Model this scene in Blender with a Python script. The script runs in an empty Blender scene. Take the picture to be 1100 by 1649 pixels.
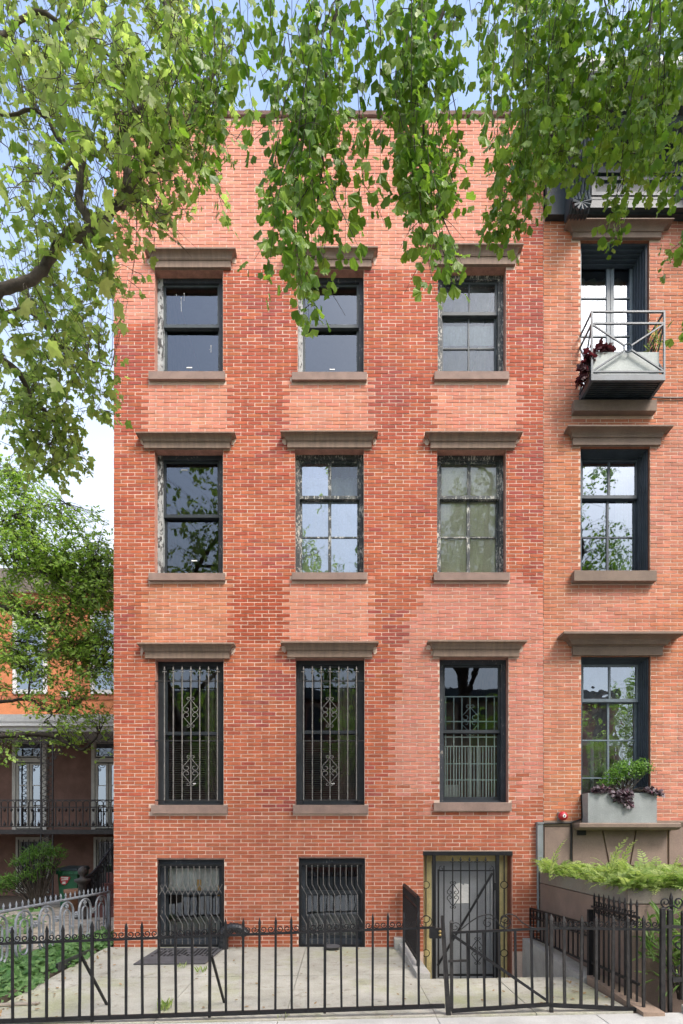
import bpy, math, random
import numpy as np
from mathutils import Vector, Matrix

random.seed(7)
rng = np.random.default_rng(7)
scene = bpy.context.scene
COL = scene.collection
R = math.radians

# ------------------------------------------------------------------ camera, sky, sun, exposure
CAM_D, EYE, FPX = 9.0, 1.714, 945.0
cam_data = bpy.data.cameras.new('camera')
cam = bpy.data.objects.new('camera', cam_data)
COL.objects.link(cam)
cam.location = (0, -CAM_D, EYE)
cam.rotation_euler = (R(90), 0, 0)
cam_data.sensor_fit = 'HORIZONTAL'
cam_data.sensor_width = 36.0
cam_data.lens = FPX / 1100 * 36.0
cam_data.shift_y = 520.5 / 1100
cam_data.clip_start = 0.05
cam_data.clip_end = 3000
scene.camera = cam

SUN_AZ, SUN_EL = R(141), R(50)          # azimuth clockwise from +Y
world = bpy.data.worlds.new('World')
scene.world = world
world.use_nodes = True
wn = world.node_tree
for n in list(wn.nodes): wn.nodes.remove(n)
w_out = wn.nodes.new('ShaderNodeOutputWorld')
w_bg = wn.nodes.new('ShaderNodeBackground')
w_sky = wn.nodes.new('ShaderNodeTexSky')
w_sky.sky_type = 'NISHITA'
w_sky.sun_disc = False
w_sky.sun_elevation = SUN_EL
w_sky.sun_rotation = SUN_AZ
w_sky.air_density = 1.0
w_sky.dust_density = 3.6
w_sky.ozone_density = 1.2
w_bg.inputs['Strength'].default_value = 0.15
# thin high cloud: a pale veil over the whole dome, slightly uneven
w_tc = wn.nodes.new('ShaderNodeTexCoord')
w_ns = wn.nodes.new('ShaderNodeTexNoise'); w_ns.inputs['Scale'].default_value = 2.2; w_ns.inputs['Detail'].default_value = 5
wn.links.new(w_tc.outputs['Generated'], w_ns.inputs['Vector'])
w_mr = wn.nodes.new('ShaderNodeMapRange'); w_mr.inputs[1].default_value = .35; w_mr.inputs[2].default_value = .7; w_mr.inputs[3].default_value = -.10; w_mr.inputs[4].default_value = .14
wn.links.new(w_ns.outputs['Fac'], w_mr.inputs[0])
w_xyz = wn.nodes.new('ShaderNodeSeparateXYZ'); wn.links.new(w_tc.outputs['Generated'], w_xyz.inputs[0])
w_el = wn.nodes.new('ShaderNodeMapRange'); w_el.inputs[1].default_value = .35; w_el.inputs[2].default_value = .74; w_el.inputs[3].default_value = .85; w_el.inputs[4].default_value = .06
wn.links.new(w_xyz.outputs['Z'], w_el.inputs[0])                    # haze thickens towards the horizon
w_ad = wn.nodes.new('ShaderNodeMath'); w_ad.operation = 'ADD'; w_ad.use_clamp = True
wn.links.new(w_mr.outputs[0], w_ad.inputs[0]); wn.links.new(w_el.outputs[0], w_ad.inputs[1])
w_mx = wn.nodes.new('ShaderNodeMix'); w_mx.data_type = 'RGBA'
w_mx.inputs[7].default_value = (2.75, 2.9, 3.1, 1)
wn.links.new(w_ad.outputs[0], w_mx.inputs[0])
wn.links.new(w_sky.outputs[0], w_mx.inputs[6])
wn.links.new(w_mx.outputs[2], w_bg.inputs['Color'])
wn.links.new(w_bg.outputs[0], w_out.inputs['Surface'])

sun_data = bpy.data.lights.new('sun', 'SUN')
sun_data.energy = 0.95
sun_data.angle = R(16)
sun_data.color = (1.0, 0.97, 0.93)
sun = bpy.data.objects.new('sun', sun_data)
COL.objects.link(sun)
to_sun = Vector((math.sin(SUN_AZ)*math.cos(SUN_EL), math.cos(SUN_AZ)*math.cos(SUN_EL), math.sin(SUN_EL)))
sun.rotation_euler = to_sun.to_track_quat('Z', 'Y').to_euler()
sun.location = to_sun * 40

vs = scene.view_settings
vs.view_transform = 'Standard'
vs.look = 'None'
vs.exposure = 1.72
vs.gamma = 1.0
vs.use_curve_mapping = False

# ------------------------------------------------------------------ measuring helpers (facade plane is Y = 0, metres)
def sc(Y): return FPX / (CAM_D + Y)
def X(px, Y=0.0): return (px - 550) / sc(Y)
def Z(py, Y=0.0): return EYE + (1345 - py) / sc(Y)
def at(px, py, Y=0.0): return Vector((X(px, Y), Y, Z(py, Y)))
def lerp(a, b, t): return a + (b - a) * t
def rnd(a, b): return random.uniform(a, b)

# ------------------------------------------------------------------ materials
def nodes_of(name):
    m = bpy.data.materials.new(name)
    m.use_nodes = True
    nt = m.node_tree
    for n in list(nt.nodes): nt.nodes.remove(n)
    out = nt.nodes.new('ShaderNodeOutputMaterial')
    return m, nt, out

def N(nt, t, **kw):
    n = nt.nodes.new(t)
    for k, v in kw.items():
        if isinstance(k, str) and hasattr(n, k): setattr(n, k, v)
    return n

def noise(nt, vec, scale, detail=4, rough=0.6):
    n = nt.nodes.new('ShaderNodeTexNoise')
    n.inputs['Scale'].default_value = scale
    n.inputs['Detail'].default_value = detail
    n.inputs['Roughness'].default_value = rough
    nt.links.new(vec, n.inputs['Vector'])
    return n.outputs['Fac']

def ramp(nt, fac, a, b, ca=(0, 0, 0, 1), cb=(1, 1, 1, 1)):
    n = nt.nodes.new('ShaderNodeValToRGB')
    n.color_ramp.elements[0].position = a
    n.color_ramp.elements[1].position = b
    n.color_ramp.elements[0].color = ca
    n.color_ramp.elements[1].color = cb
    nt.links.new(fac, n.inputs[0])
    return n.outputs[0]

def mixc(nt, fac, a, b, mode='MIX'):
    n = nt.nodes.new('ShaderNodeMix')
    n.data_type = 'RGBA'
    n.blend_type = mode
    for sock, v in ((n.inputs[0], fac), (n.inputs[6], a), (n.inputs[7], b)):
        if hasattr(v, 'links') or hasattr(v, 'is_linked'): nt.links.new(v, sock)
        elif isinstance(v, (int, float)): sock.default_value = v
        else: sock.default_value = (*v[:3], 1)
    return n.outputs[2]

def bump(nt, height, strength, dist=0.01):
    n = nt.nodes.new('ShaderNodeBump')
    n.inputs['Strength'].default_value = strength
    n.inputs['Distance'].default_value = dist
    nt.links.new(height, n.inputs['Height'])
    return n.outputs[0]

def principled(nt, out, col, rough=0.8, metallic=0.0, normal=None, spec=0.4):
    b = nt.nodes.new('ShaderNodeBsdfPrincipled')
    if hasattr(col, 'is_linked'): nt.links.new(col, b.inputs['Base Color'])
    else: b.inputs['Base Color'].default_value = (*col[:3], 1)
    if hasattr(rough, 'is_linked'): nt.links.new(rough, b.inputs['Roughness'])
    else: b.inputs['Roughness'].default_value = rough
    b.inputs['Metallic'].default_value = metallic
    b.inputs['Specular IOR Level'].default_value = spec
    if normal is not None: nt.links.new(normal, b.inputs['Normal'])
    nt.links.new(b.outputs[0], out.inputs['Surface'])
    return b

MATS = {}
def plain(name, col, rough=0.8, var=0.25, scale=5, bmp=0.15, bscale=60, col2=None, metallic=0.0, spec=0.4, lo=0.35, hi=0.68, stretch=None):
    """colour broken up by two scales of noise, fine relief on top"""
    m, nt, out = nodes_of(name)
    pos = nt.nodes.new('ShaderNodeNewGeometry').outputs['Position']
    if stretch:
        mp = nt.nodes.new('ShaderNodeMapping')
        mp.inputs['Scale'].default_value = stretch
        nt.links.new(pos, mp.inputs['Vector'])
        pos = mp.outputs[0]
    n1 = noise(nt, pos, scale, 5)
    c2 = col2 or tuple(min(1, c * (1 + var)) for c in col)
    c1 = col if col2 else tuple(c * (1 - var) for c in col)
    c = mixc(nt, ramp(nt, n1, lo, hi), c1, c2)
    n2 = noise(nt, pos, bscale, 3)
    c = mixc(nt, 0.35, c, mixc(nt, 1.0, c, ramp(nt, n2, 0.3, 0.7, (0.6, 0.6, 0.6, 1), (1.25, 1.25, 1.25, 1)), 'MULTIPLY'))
    nm = bump(nt, n2, bmp, 0.008) if bmp else None
    principled(nt, out, c, rough, metallic, nm, spec)
    MATS[name] = m
    return m

def brick_mat(name, per_object):
    m, nt, out = nodes_of(name)
    pos = nt.nodes.new('ShaderNodeNewGeometry').outputs['Position']
    if per_object:
        base = nt.nodes.new('ShaderNodeObjectInfo').outputs['Color']
    else:
        a = nt.nodes.new('ShaderNodeAttribute'); a.attribute_name = 'Col'
        base = a.outputs['Color']
    n1 = noise(nt, pos, 9, 4)
    n2 = noise(nt, pos, 90, 3)
    n3 = noise(nt, pos, 1.1, 5, 0.7)
    c = mixc(nt, 1.0, base, ramp(nt, n1, 0.3, 0.7, (0.91, 0.89, 0.89, 1), (1.09, 1.08, 1.06, 1)), 'MULTIPLY')
    c = mixc(nt, 0.4, c, mixc(nt, 1.0, c, ramp(nt, n2, 0.25, 0.75, (0.65, 0.62, 0.62, 1), (1.3, 1.3, 1.3, 1)), 'MULTIPLY'))
    # pale salts and old mortar smears on the faces
    s = nt.nodes.new('ShaderNodeMath'); s.operation = 'MULTIPLY'
    nt.links.new(ramp(nt, n3, 0.56, 0.95), s.inputs[0])
    nt.links.new(ramp(nt, noise(nt, pos, 26, 5, 0.7), 0.45, 0.68), s.inputs[1])
    c = mixc(nt, s.outputs[0], c, (0.60, 0.43, 0.36))
    # soot and run-off: long vertical streaks and broad grimy patches
    mp = nt.nodes.new('ShaderNodeMapping'); mp.inputs['Scale'].default_value = (5.0, 1.0, 0.35)
    nt.links.new(pos, mp.inputs['Vector'])
    c = mixc(nt, 1.0, c, ramp(nt, noise(nt, mp.outputs[0], 1.6, 5, .65), .34, .60, (.84, .82, .82, 1), (1.03, 1.03, 1.03, 1)), 'MULTIPLY')
    principled(nt, out, c, 0.9, 0, bump(nt, n2, 0.35, 0.004), 0.25)
    return m

def leaf_mat(name, ca, cb, ct, per_object, rough=0.45, tfac=0.45):
    m, nt, out = nodes_of(name)
    if per_object:
        f = nt.nodes.new('ShaderNodeObjectInfo').outputs['Random']
    else:
        a = nt.nodes.new('ShaderNodeAttribute'); a.attribute_name = 'rnd'
        f = a.outputs['Fac']
    c = mixc(nt, f, ca, cb)
    pos = nt.nodes.new('ShaderNodeNewGeometry').outputs['Position']
    c = mixc(nt, 0.5, c, mixc(nt, 1.0, c, ramp(nt, noise(nt, pos, 25, 3), 0.3, 0.7, (0.75, 0.75, 0.7, 1), (1.25, 1.2, 1.2, 1)), 'MULTIPLY'))
    b = nt.nodes.new('ShaderNodeBsdfPrincipled')
    nt.links.new(c, b.inputs['Base Color'])
    b.inputs['Roughness'].default_value = rough
    b.inputs['Specular IOR Level'].default_value = 0.35
    t = nt.nodes.new('ShaderNodeBsdfTranslucent')
    nt.links.new(mixc(nt, 1.0, c, ct, 'MULTIPLY'), t.inputs['Color'])
    mx = nt.nodes.new('ShaderNodeMixShader')
    mx.inputs[0].default_value = tfac
    nt.links.new(b.outputs[0], mx.inputs[1]); nt.links.new(t.outputs[0], mx.inputs[2])
    nt.links.new(mx.outputs[0], out.inputs['Surface'])
    return m

def peel_mat(name, paint, under, amount=0.55, scale=22):
    """old paint flaking off in patches"""
    m, nt, out = nodes_of(name)
    pos = nt.nodes.new('ShaderNodeNewGeometry').outputs['Position']
    mp = nt.nodes.new('ShaderNodeMapping'); mp.inputs['Scale'].default_value = (1.6, 1.6, 0.6)
    nt.links.new(pos, mp.inputs['Vector'])
    n1 = noise(nt, mp.outputs[0], scale, 6, 0.75)
    n2 = noise(nt, pos, 4, 3)
    ad = nt.nodes.new('ShaderNodeMath'); ad.operation = 'MULTIPLY_ADD'
    nt.links.new(n2, ad.inputs[0]); ad.inputs[1].default_value = 0.5
    nt.links.new(n1, ad.inputs[2])
    mask = ramp(nt, ad.outputs[0], amount + 0.22, amount + 0.27)
    c0 = mixc(nt, ramp(nt, n2, 0.35, 0.65), paint, tuple(p * 1.6 for p in paint))
    c = mixc(nt, mask, c0, under)
    principled(nt, out, c, 0.6, 0, bump(nt, mask, 0.3, 0.003), 0.4)
    return m

def glass_mat(name, refl, tint=(0.9, 0.95, 0.95), dirt=0.0, dirtcol=(0.5, 0.5, 0.45), wav=0.02):
    """window pane: clear tinted glass with a mirror-like coat, optional grime"""
    m, nt, out = nodes_of(name)
    pos = nt.nodes.new('ShaderNodeNewGeometry').outputs['Position']
    tr = nt.nodes.new('ShaderNodeBsdfTransparent'); tr.inputs[0].default_value = (*tint, 1)
    gl = nt.nodes.new('ShaderNodeBsdfGlossy'); gl.inputs['Roughness'].default_value = 0.015; gl.inputs['Color'].default_value = (.78, .88, 1, 1)
    nt.links.new(bump(nt, noise(nt, pos, 3.0, 2), wav, 0.05), gl.inputs['Normal'])
    lw = nt.nodes.new('ShaderNodeFresnel'); lw.inputs['IOR'].default_value = 1.5
    mr = nt.nodes.new('ShaderNodeMath'); mr.operation = 'ADD'; mr.use_clamp = True
    nt.links.new(lw.outputs[0], mr.inputs[0]); mr.inputs[1].default_value = refl
    mx = nt.nodes.new('ShaderNodeMixShader')
    nt.links.new(mr.outputs[0], mx.inputs[0])
    nt.links.new(tr.outputs[0], mx.inputs[1]); nt.links.new(gl.outputs[0], mx.inputs[2])
    last = mx.outputs[0]
    if dirt:
        df = nt.nodes.new('ShaderNodeBsdfDiffuse'); df.inputs[0].default_value = (*dirtcol, 1)
        mp = nt.nodes.new('ShaderNodeMapping'); mp.inputs['Scale'].default_value = (3, 3, 1.0)
        nt.links.new(pos, mp.inputs['Vector'])
        fac = nt.nodes.new('ShaderNodeMath'); fac.operation = 'MULTIPLY'
        nt.links.new(ramp(nt, noise(nt, mp.outputs[0], 4, 6, 0.7), 0.3, 0.75), fac.inputs[0]); fac.inputs[1].default_value = dirt
        m2 = nt.nodes.new('ShaderNodeMixShader')
        nt.links.new(fac.outputs[0], m2.inputs[0]); nt.links.new(last, m2.inputs[1]); nt.links.new(df.outputs[0], m2.inputs[2])
        last = m2.outputs[0]
    nt.links.new(last, out.inputs['Surface'])
    return m

BRICK_ALL = brick_mat('brick_face', False)
BRICK_ONE = brick_mat('brick_face_single', True)
MORTAR = plain('mortar', (0.645, 0.485, 0.395), 0.95, 0.12, 3, 0.3, 80)
MORTAR_R = plain('mortar_neighbour', (0.62, 0.46, 0.36), 0.95, 0.12, 3, 0.3, 80)
REVEAL = plain('brick_reveal', (0.42, 0.22, 0.17), 0.9, 0.2, 12, 0.3, 70)
REVEAL_R = plain('brick_reveal_neighbour', (0.30, 0.12, 0.07), 0.9, 0.2, 12, 0.3, 70)
SIDE_BRICK = plain('side_brick', (0.30, 0.12, 0.08), 0.9, 0.2, 8, 0.3, 60)
BROWNSTONE = plain('brownstone_trim', (0.235, 0.17, 0.13), 0.85, 0.16, 5, 0.25, 90, stretch=(4, 1, 0.7))
BROWNSTONE_SILL = plain('brownstone_sill', (0.25, 0.175, 0.145), 0.85, 0.15, 6, 0.25, 90)
BROWNSTONE_R = plain('brownstone_neighbour', (0.20, 0.15, 0.118), 0.85, 0.12, 4, 0.2, 80)
STONE_BASE = plain('brownstone_base', (0.225, 0.165, 0.135), 0.85, 0.14, 2.5, 0.2, 70)
ROOM = plain('room_interior', (0.07, 0.065, 0.06), 0.95, 0.1, 2, 0, 20)
ROOFING = plain('roof_felt', (0.06, 0.06, 0.065), 0.95, 0.2, 2, 0.2, 30)
COPING = plain('coping', (0.17, 0.10, 0.08), 0.8, 0.3, 4, 0.2, 40)
PEEL_NAVY = peel_mat('navy_paint_flaking', (0.022, 0.028, 0.036), (0.22, 0.21, 0.19), 0.645)
PEEL_WHITE = peel_mat('white_paint_flaking', (0.30, 0.32, 0.32), (0.06, 0.06, 0.06), 0.52, 14)
PEEL_OLD = peel_mat('old_sash_flaking', (0.035, 0.042, 0.045), (0.42, 0.42, 0.38), 0.565, 26)
SASH_DARK = plain('dark_sash', (0.022, 0.028, 0.034), 0.5, 0.25, 6, 0.1, 50)
SASH_GREY = plain('grey_green_sash', (0.055, 0.068, 0.074), 0.45, 0.2, 6, 0.05, 50)
SASH_BLUE = plain('slate_blue_paint', (0.045, 0.06, 0.078), 0.4, 0.2, 5, 0.05, 50)
SASH_BLUE_L = plain('light_slate_paint', (0.13, 0.165, 0.195), 0.4, 0.15, 5, 0.05, 50)
CORNICE_DARK = plain('cornice_paint', (0.03, 0.042, 0.05), 0.45, 0.25, 5, 0.15, 50)
GUTTER = plain('gutter_metal', (0.20, 0.22, 0.23), 0.45, 0.15, 5, 0.05, 50)
IRON = plain('black_iron', (0.010, 0.0105, 0.012), 0.5, 0.4, 14, 0.25, 120, spec=0.3)
IRON_WORN = plain('worn_black_iron', (0.012, 0.012, 0.013), 0.5, 0.3, 20, 0.3, 120, col2=(0.035, 0.033, 0.032), spec=0.3)
IRON_GREY = plain('grille_paint', (0.16, 0.15, 0.14), 0.5, 0.3, 18, 0.2, 120)
IRON_SILVER = plain('silver_fence_paint', (0.21, 0.23, 0.255), 0.45, 0.22, 10, 0.2, 90, spec=0.5)
IRON_OLD = plain('porch_iron', (0.045, 0.04, 0.037), 0.6, 0.3, 12, 0.2, 90)
BALC = plain('balcony_paint', (0.07, 0.088, 0.105), 0.4, 0.2, 8, 0.1, 90)
GRILLE_PALE = plain('pale_green_grille', (0.72, 0.82, 0.77), 0.5, 0.1, 8, 0.0, 60)
CONC = plain('courtyard_concrete', (0.33, 0.325, 0.285), 0.9, 0.2, 1.3, 0.35, 70, col2=(0.47, 0.465, 0.42))
def mossy(name, a, b, moss, dark):
    m, nt, out = nodes_of(name)
    pos = nt.nodes.new('ShaderNodeNewGeometry').outputs['Position']
    c = mixc(nt, ramp(nt, noise(nt, pos, 1.6, 6, .65), .35, .68), a, b)
    c = mixc(nt, ramp(nt, noise(nt, pos, .9, 6, .7), .50, .72), c, moss)
    d = nt.nodes.new('ShaderNodeMath'); d.operation = 'MULTIPLY'
    nt.links.new(ramp(nt, noise(nt, pos, 5.5, 6, .75), .55, .72), d.inputs[0]); d.inputs[1].default_value = .8
    c = mixc(nt, d.outputs[0], c, dark)
    n2 = noise(nt, pos, 70, 4)
    c = mixc(nt, .5, c, mixc(nt, 1.0, c, ramp(nt, n2, .3, .7, (.6, .6, .6, 1), (1.25, 1.25, 1.25, 1)), 'MULTIPLY'))
    principled(nt, out, c, .92, 0, bump(nt, n2, .4, .006), .25)
    return m
CONC = mossy('mossy_concrete', (.33, .32, .265), (.47, .455, .39), (.30, .315, .165), (.19, .17, .13))
MOSS = plain('mossy_joint', (.12, .13, .06), .95, .3, 8, .3, 40)
CONC_LT = plain('kerb_concrete', (0.36, 0.35, 0.32), 0.9, 0.2, 3, 0.3, 60)
WALK = plain('sidewalk_concrete', (0.40, 0.395, 0.375), 0.9, 0.14, 2, 0.3, 80)
ASPHALT = plain('asphalt', (0.05, 0.05, 0.052), 0.9, 0.2, 3, 0.4, 90)
EARTH = plain('earth', (0.09, 0.07, 0.05), 0.95, 0.3, 4, 0.4, 40)
KERB_BROWN = plain('brown_kerb_stone', (0.24, 0.175, 0.13), 0.9, 0.2, 3, 0.3, 60)
GREY_PLANTER = plain('grey_planter', (0.26, 0.28, 0.28), 0.8, 0.16, 3, 0.15, 60)
PLANTER_FRONT = plain('stone_planter', (0.20, 0.165, 0.14), 0.85, 0.15, 2.5, 0.2, 60, col2=(0.235, 0.225, 0.195))
DOOR_GREY = plain('grey_door', (0.27, 0.285, 0.30), 0.45, 0.1, 3, 0.05, 60)
DOOR_YELLOW = plain('yellow_door_frame', (0.72, 0.63, 0.31), 0.55, 0.16, 4, 0.1, 60)
PAPER = plain('paper', (0.72, 0.72, 0.70), 0.8, 0.05, 6, 0, 40)
RED = plain('red_enamel', (0.45, 0.018, 0.03), 0.3, 0.12, 5, 0, 40, spec=0.6)
WHITE = plain('white_paint', (0.62, 0.62, 0.60), 0.6, 0.08, 4, 0.05, 50)
CREAM = plain('cream_trim', (0.52, 0.50, 0.44), 0.6, 0.12, 4, 0.05, 50)
MAT_RUBBER = plain('rubber_mat', (0.085, 0.083, 0.086), 0.85, 0.2, 6, 0.3, 90)
PIPE_BLACK = plain('black_pipe', (0.022, 0.024, 0.027), 0.35, 0.2, 10, 0.05, 60, spec=0.5)
SHADE_CREAM = plain('cream_roller_shade', (0.93, 0.88, 0.70), 0.9, 0.1, 1.5, 0.1, 40)
SHADE_PALE = plain('pale_shade', (0.55, 0.58, 0.60), 0.9, 0.12, 1.5, 0.1, 40)
BLIND = plain('brown_blind', (0.45, 0.37, 0.28), 0.8, 0.15, 4, 0.05, 50)
CURTAIN = plain('white_curtain', (0.6, 0.62, 0.62), 0.9, 0.1, 4, 0.05, 50)
SHEETING = plain('plastic_sheet', (0.55, 0.57, 0.56), 0.5, 0.2, 5, 0.3, 14)
AMBER = plain('amber_patch', (0.55, 0.30, 0.05), 0.7, 0.2, 6, 0, 40)
ORANGE_WALL = plain('orange_painted_brick', (0.47, 0.175, 0.075), 0.9, 0.14, 3, 0.3, 50)
STUCCO = plain('brown_stucco', (0.20, 0.115, 0.088), 0.95, 0.2, 2.5, 0.4, 45)
STEP_RED = plain('red_brown_step', (0.13, 0.055, 0.05), 0.8, 0.2, 4, 0.2, 50)
BIN_GREEN = plain('green_plastic', (0.012, 0.115, 0.05), 0.4, 0.15, 6, 0.03, 60, spec=0.5)
BIN_LID = plain('dark_plastic_lid', (0.02, 0.03, 0.028), 0.5, 0.2, 6, 0.05, 60)
FLAG = plain('flagstone', (0.36, 0.31, 0.25), 0.9, 0.25, 3, 0.3, 60)
BARK = plain('plane_bark', (0.085, 0.07, 0.055), 0.9, 0.4, 12, 0.7, 50)
BARK_DARK = plain('dark_bark', (0.045, 0.036, 0.028), 0.9, 0.35, 12, 0.6, 50)
SOIL = plain('soil', (0.05, 0.037, 0.028), 0.95, 0.3, 8, 0.5, 50)
BRASS = plain('brass_lock', (0.45, 0.33, 0.14), 0.35, 0.15, 10, 0.0, 50, metallic=0.8)
OPP_WALL = plain('opposite_brownstone', (0.23, 0.13, 0.10), 0.9, 0.2, 1.5, 0.2, 30)
LITTER = plain('dry_leaf', (0.28, 0.18, 0.08), 0.9, 0.4, 9, 0.1, 50)

GL_DARK = glass_mat('pane_dark', 0.075, (0.75, 0.8, 0.82))
GL_BRIGHT = glass_mat('pane_bright', 0.29, (0.8, 0.85, 0.86))
GL_DUSTY = glass_mat('pane_dusty', 0.05, (0.75, 0.8, 0.8), 0.35, (0.22, 0.26, 0.26))
GL_OLD = glass_mat('pane_old', 0.30, (0.8, 0.85, 0.88), 0.12, (0.4, 0.4, 0.38), 0.06)
GL_THIN = glass_mat('pane_thin', 0.03, (0.97, 0.98, 0.96), 0.06, (0.5, 0.5, 0.42))

LEAF_PLANE = leaf_mat('plane_leaf', (0.14, 0.235, 0.045), (0.38, 0.46, 0.15), (1.5, 1.6, 1.1), False, .45, .58)
LEAF_PLANE1 = leaf_mat('plane_leaf_single', (0.14, 0.235, 0.045), (0.38, 0.46, 0.15), (1.5, 1.6, 1.1), True, .45, .58)
LEAF_GINKGO = leaf_mat('ginkgo_leaf', (0.08, 0.18, 0.022), (0.24, 0.37, 0.06), (1.6, 1.7, 0.9), False, 0.4, 0.4)
LEAF_GINKGO1 = leaf_mat('ginkgo_leaf_single', (0.08, 0.18, 0.022), (0.24, 0.37, 0.06), (1.6, 1.7, 0.9), True, 0.4, 0.4)
LEAF_YARD = leaf_mat('yard_tree_leaf', (0.15, 0.27, 0.045), (0.34, 0.47, 0.11), (1.5, 1.6, 0.9), False)
LEAF_SHRUB = leaf_mat('shrub_leaf', (0.07, 0.17, 0.03), (0.18, 0.32, 0.07), (1.3, 1.4, 0.8), False)
LEAF_FERN = leaf_mat('fern_leaf', (0.17, 0.29, 0.06), (0.46, 0.54, 0.20), (1.2, 1.3, 0.8), False)
LEAF_IVY = leaf_mat('ivy_leaf', (0.08, 0.19, 0.055), (0.20, 0.34, 0.13), (1.1, 1.2, 0.8), False)
LEAF_PURPLE = leaf_mat('purple_leaf', (0.03, 0.016, 0.024), (0.26, 0.22, 0.25), (1.2, 0.7, 0.8), False)
LEAF_DEEP = leaf_mat('deep_red_leaf', (0.035, 0.010, 0.014), (0.10, 0.035, 0.045), (1.3, 0.6, 0.6), False)
LEAF_LONG = leaf_mat('long_leaf', (0.07, 0.16, 0.03), (0.25, 0.36, 0.12), (1.2, 1.3, 0.8), False)

# ------------------------------------------------------------------ mesh helpers
BASE = {}
def link(o, parent=None):
    COL.objects.link(o)
    if parent is not None:
        o.parent = parent
        b = BASE.get(parent.name)
        if b is not None: o.matrix_parent_inverse = Matrix.Translation(-b)
    return o

def thing(name, label, cat, base, group=None):
    o = bpy.data.objects.new(name, None)
    o.empty_display_size = 0.2
    o.location = base
    COL.objects.link(o)
    BASE[o.name] = Vector(base)
    o['label'] = label
    o['category'] = cat
    if group: o['group'] = group
    return o

def tag(o, label=None, cat=None, group=None, kind=None):
    if label: o['label'] = label
    if cat: o['category'] = cat
    if group: o['group'] = group
    if kind: o['kind'] = kind
    return o

class MB:
    def __init__(self):
        self.v, self.f, self.mi = [], [], []
    def add(self, vs_, fs, mi=0):
        n = len(self.v)
        self.v += [tuple(p) for p in vs_]
        self.f += [tuple(i + n for i in f) for f in fs]
        self.mi += [mi] * len(fs)
        return self
    def box(self, x0, x1, y0, y1, z0, z1, mi=0):
        p = [(x, y, z) for x in (x0, x1) for y in (y0, y1) for z in (z0, z1)]
        return self.add(p, [(0, 1, 3, 2), (4, 6, 7, 5), (0, 4, 5, 1), (2, 3, 7, 6), (0, 2, 6, 4), (1, 5, 7, 3)], mi)
    def hexa(self, p, mi=0):
        """eight corners: bottom four then top four, both counter-clockwise"""
        return self.add(p, [(3, 2, 1, 0), (4, 5, 6, 7), (0, 1, 5, 4), (1, 2, 6, 5), (2, 3, 7, 6), (3, 0, 4, 7)], mi)
    def quad(self, a, b, c, d, mi=0):
        return self.add([a, b, c, d], [(0, 1, 2, 3)], mi)
    def tube(self, pts, r, n=6, mi=0, cap=True, twist=0.0):
        pts = [Vector(p) for p in pts]
        k = len(pts)
        if k < 2: return self
        rs = r if isinstance(r, (list, tuple)) else [r] * k
        t0 = (pts[1] - pts[0]).normalized()
        ref = Vector((0, 1, 0)) if abs(t0.y) < 0.9 else Vector((1, 0, 0))
        u = t0.cross(ref).normalized()
        vs_, fs = [], []
        for i in range(k):
            t = (pts[min(i + 1, k - 1)] - pts[max(i - 1, 0)])
            if t.length < 1e-9: t = t0
            t = t.normalized()
            u = (u - t * u.dot(t))
            u = u.normalized() if u.length > 1e-6 else t.orthogonal().normalized()
            w = t.cross(u)
            for j in range(n):
                a = 2 * math.pi * (j + 0.5) / n + twist
                vs_.append(pts[i] + (u * math.cos(a) + w * math.sin(a)) * rs[i])
        for i in range(k - 1):
            for j in range(n):
                a, b = i * n + j, i * n + (j + 1) % n
                fs.append((a, b, b + n, a + n))
        if cap:
            fs.append(tuple(reversed(range(n))))
            fs.append(tuple(range((k - 1) * n, k * n)))
        return self.add(vs_, fs, mi)
    def bar(self, a, b, w, mi=0):
        return self.tube([a, b], w * 0.7071, 4, mi)
    def lathe(self, c, prof, n=12, axis='z', mi=0):
        vs_, fs = [], []
        for (r_, h) in prof:
            for j in range(n):
                a = 2 * math.pi * j / n
                p, q = r_ * math.cos(a), r_ * math.sin(a)
                vs_.append({'z': (c[0] + p, c[1] + q, c[2] + h), 'y': (c[0] + p, c[1] + h, c[2] + q), 'x': (c[0] + h, c[1] + p, c[2] + q)}[axis])
        for i in range(len(prof) - 1):
            for j in range(n):
                a, b = i * n + j, i * n + (j + 1) % n
                fs.append((a, b, b + n, a + n))
        fs.append(tuple(reversed(range(n)))); fs.append(tuple(range((len(prof) - 1) * n, len(prof) * n)))
        return self.add(vs_, fs, mi)
    def build(self, name, mat, parent=None, smooth=False):
        me = bpy.data.meshes.new(name)
        me.from_pydata(self.v, [], self.f)
        mats = mat if isinstance(mat, (list, tuple)) else [mat]
        for m in mats: me.materials.append(m)
        if len(mats) > 1: me.polygons.foreach_set('material_index', self.mi)
        if smooth: me.polygons.foreach_set('use_smooth', [True] * len(me.polygons))
        me.update()
        return link(bpy.data.objects.new(name, me), parent)

def box_part(name, mat, parent, *b): return MB().box(*b).build(name, mat, parent)

def spiral(cx, cz, r, turns, a0, d, Y, n=14, r_end=0.18):
    """flat scroll in the XZ plane, from its outer end inwards"""
    out = []
    for i in range(n + 1):
        t = i / n
        rr = r * (1 - t * (1 - r_end))
        a = a0 + d * turns * 2 * math.pi * t
        out.append(Vector((cx + rr * math.cos(a), Y, cz + rr * math.sin(a))))
    return out

def curve(pts, n=6):
    """Catmull-Rom through the points"""
    P = [Vector(p) for p in pts]
    P = [P[0] * 2 - P[1]] + P + [P[-1] * 2 - P[-2]]
    out = []
    for i in range(1, len(P) - 2):
        for j in range(n):
            t = j / n
            a, b, c, d = P[i - 1], P[i], P[i + 1], P[i + 2]
            out.append(0.5 * ((2 * b) + (c - a) * t + (2 * a - 5 * b + 4 * c - d) * t * t + (3 * b - a - 3 * c + d) * t ** 3))
    out.append(P[-2])
    return out
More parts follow.
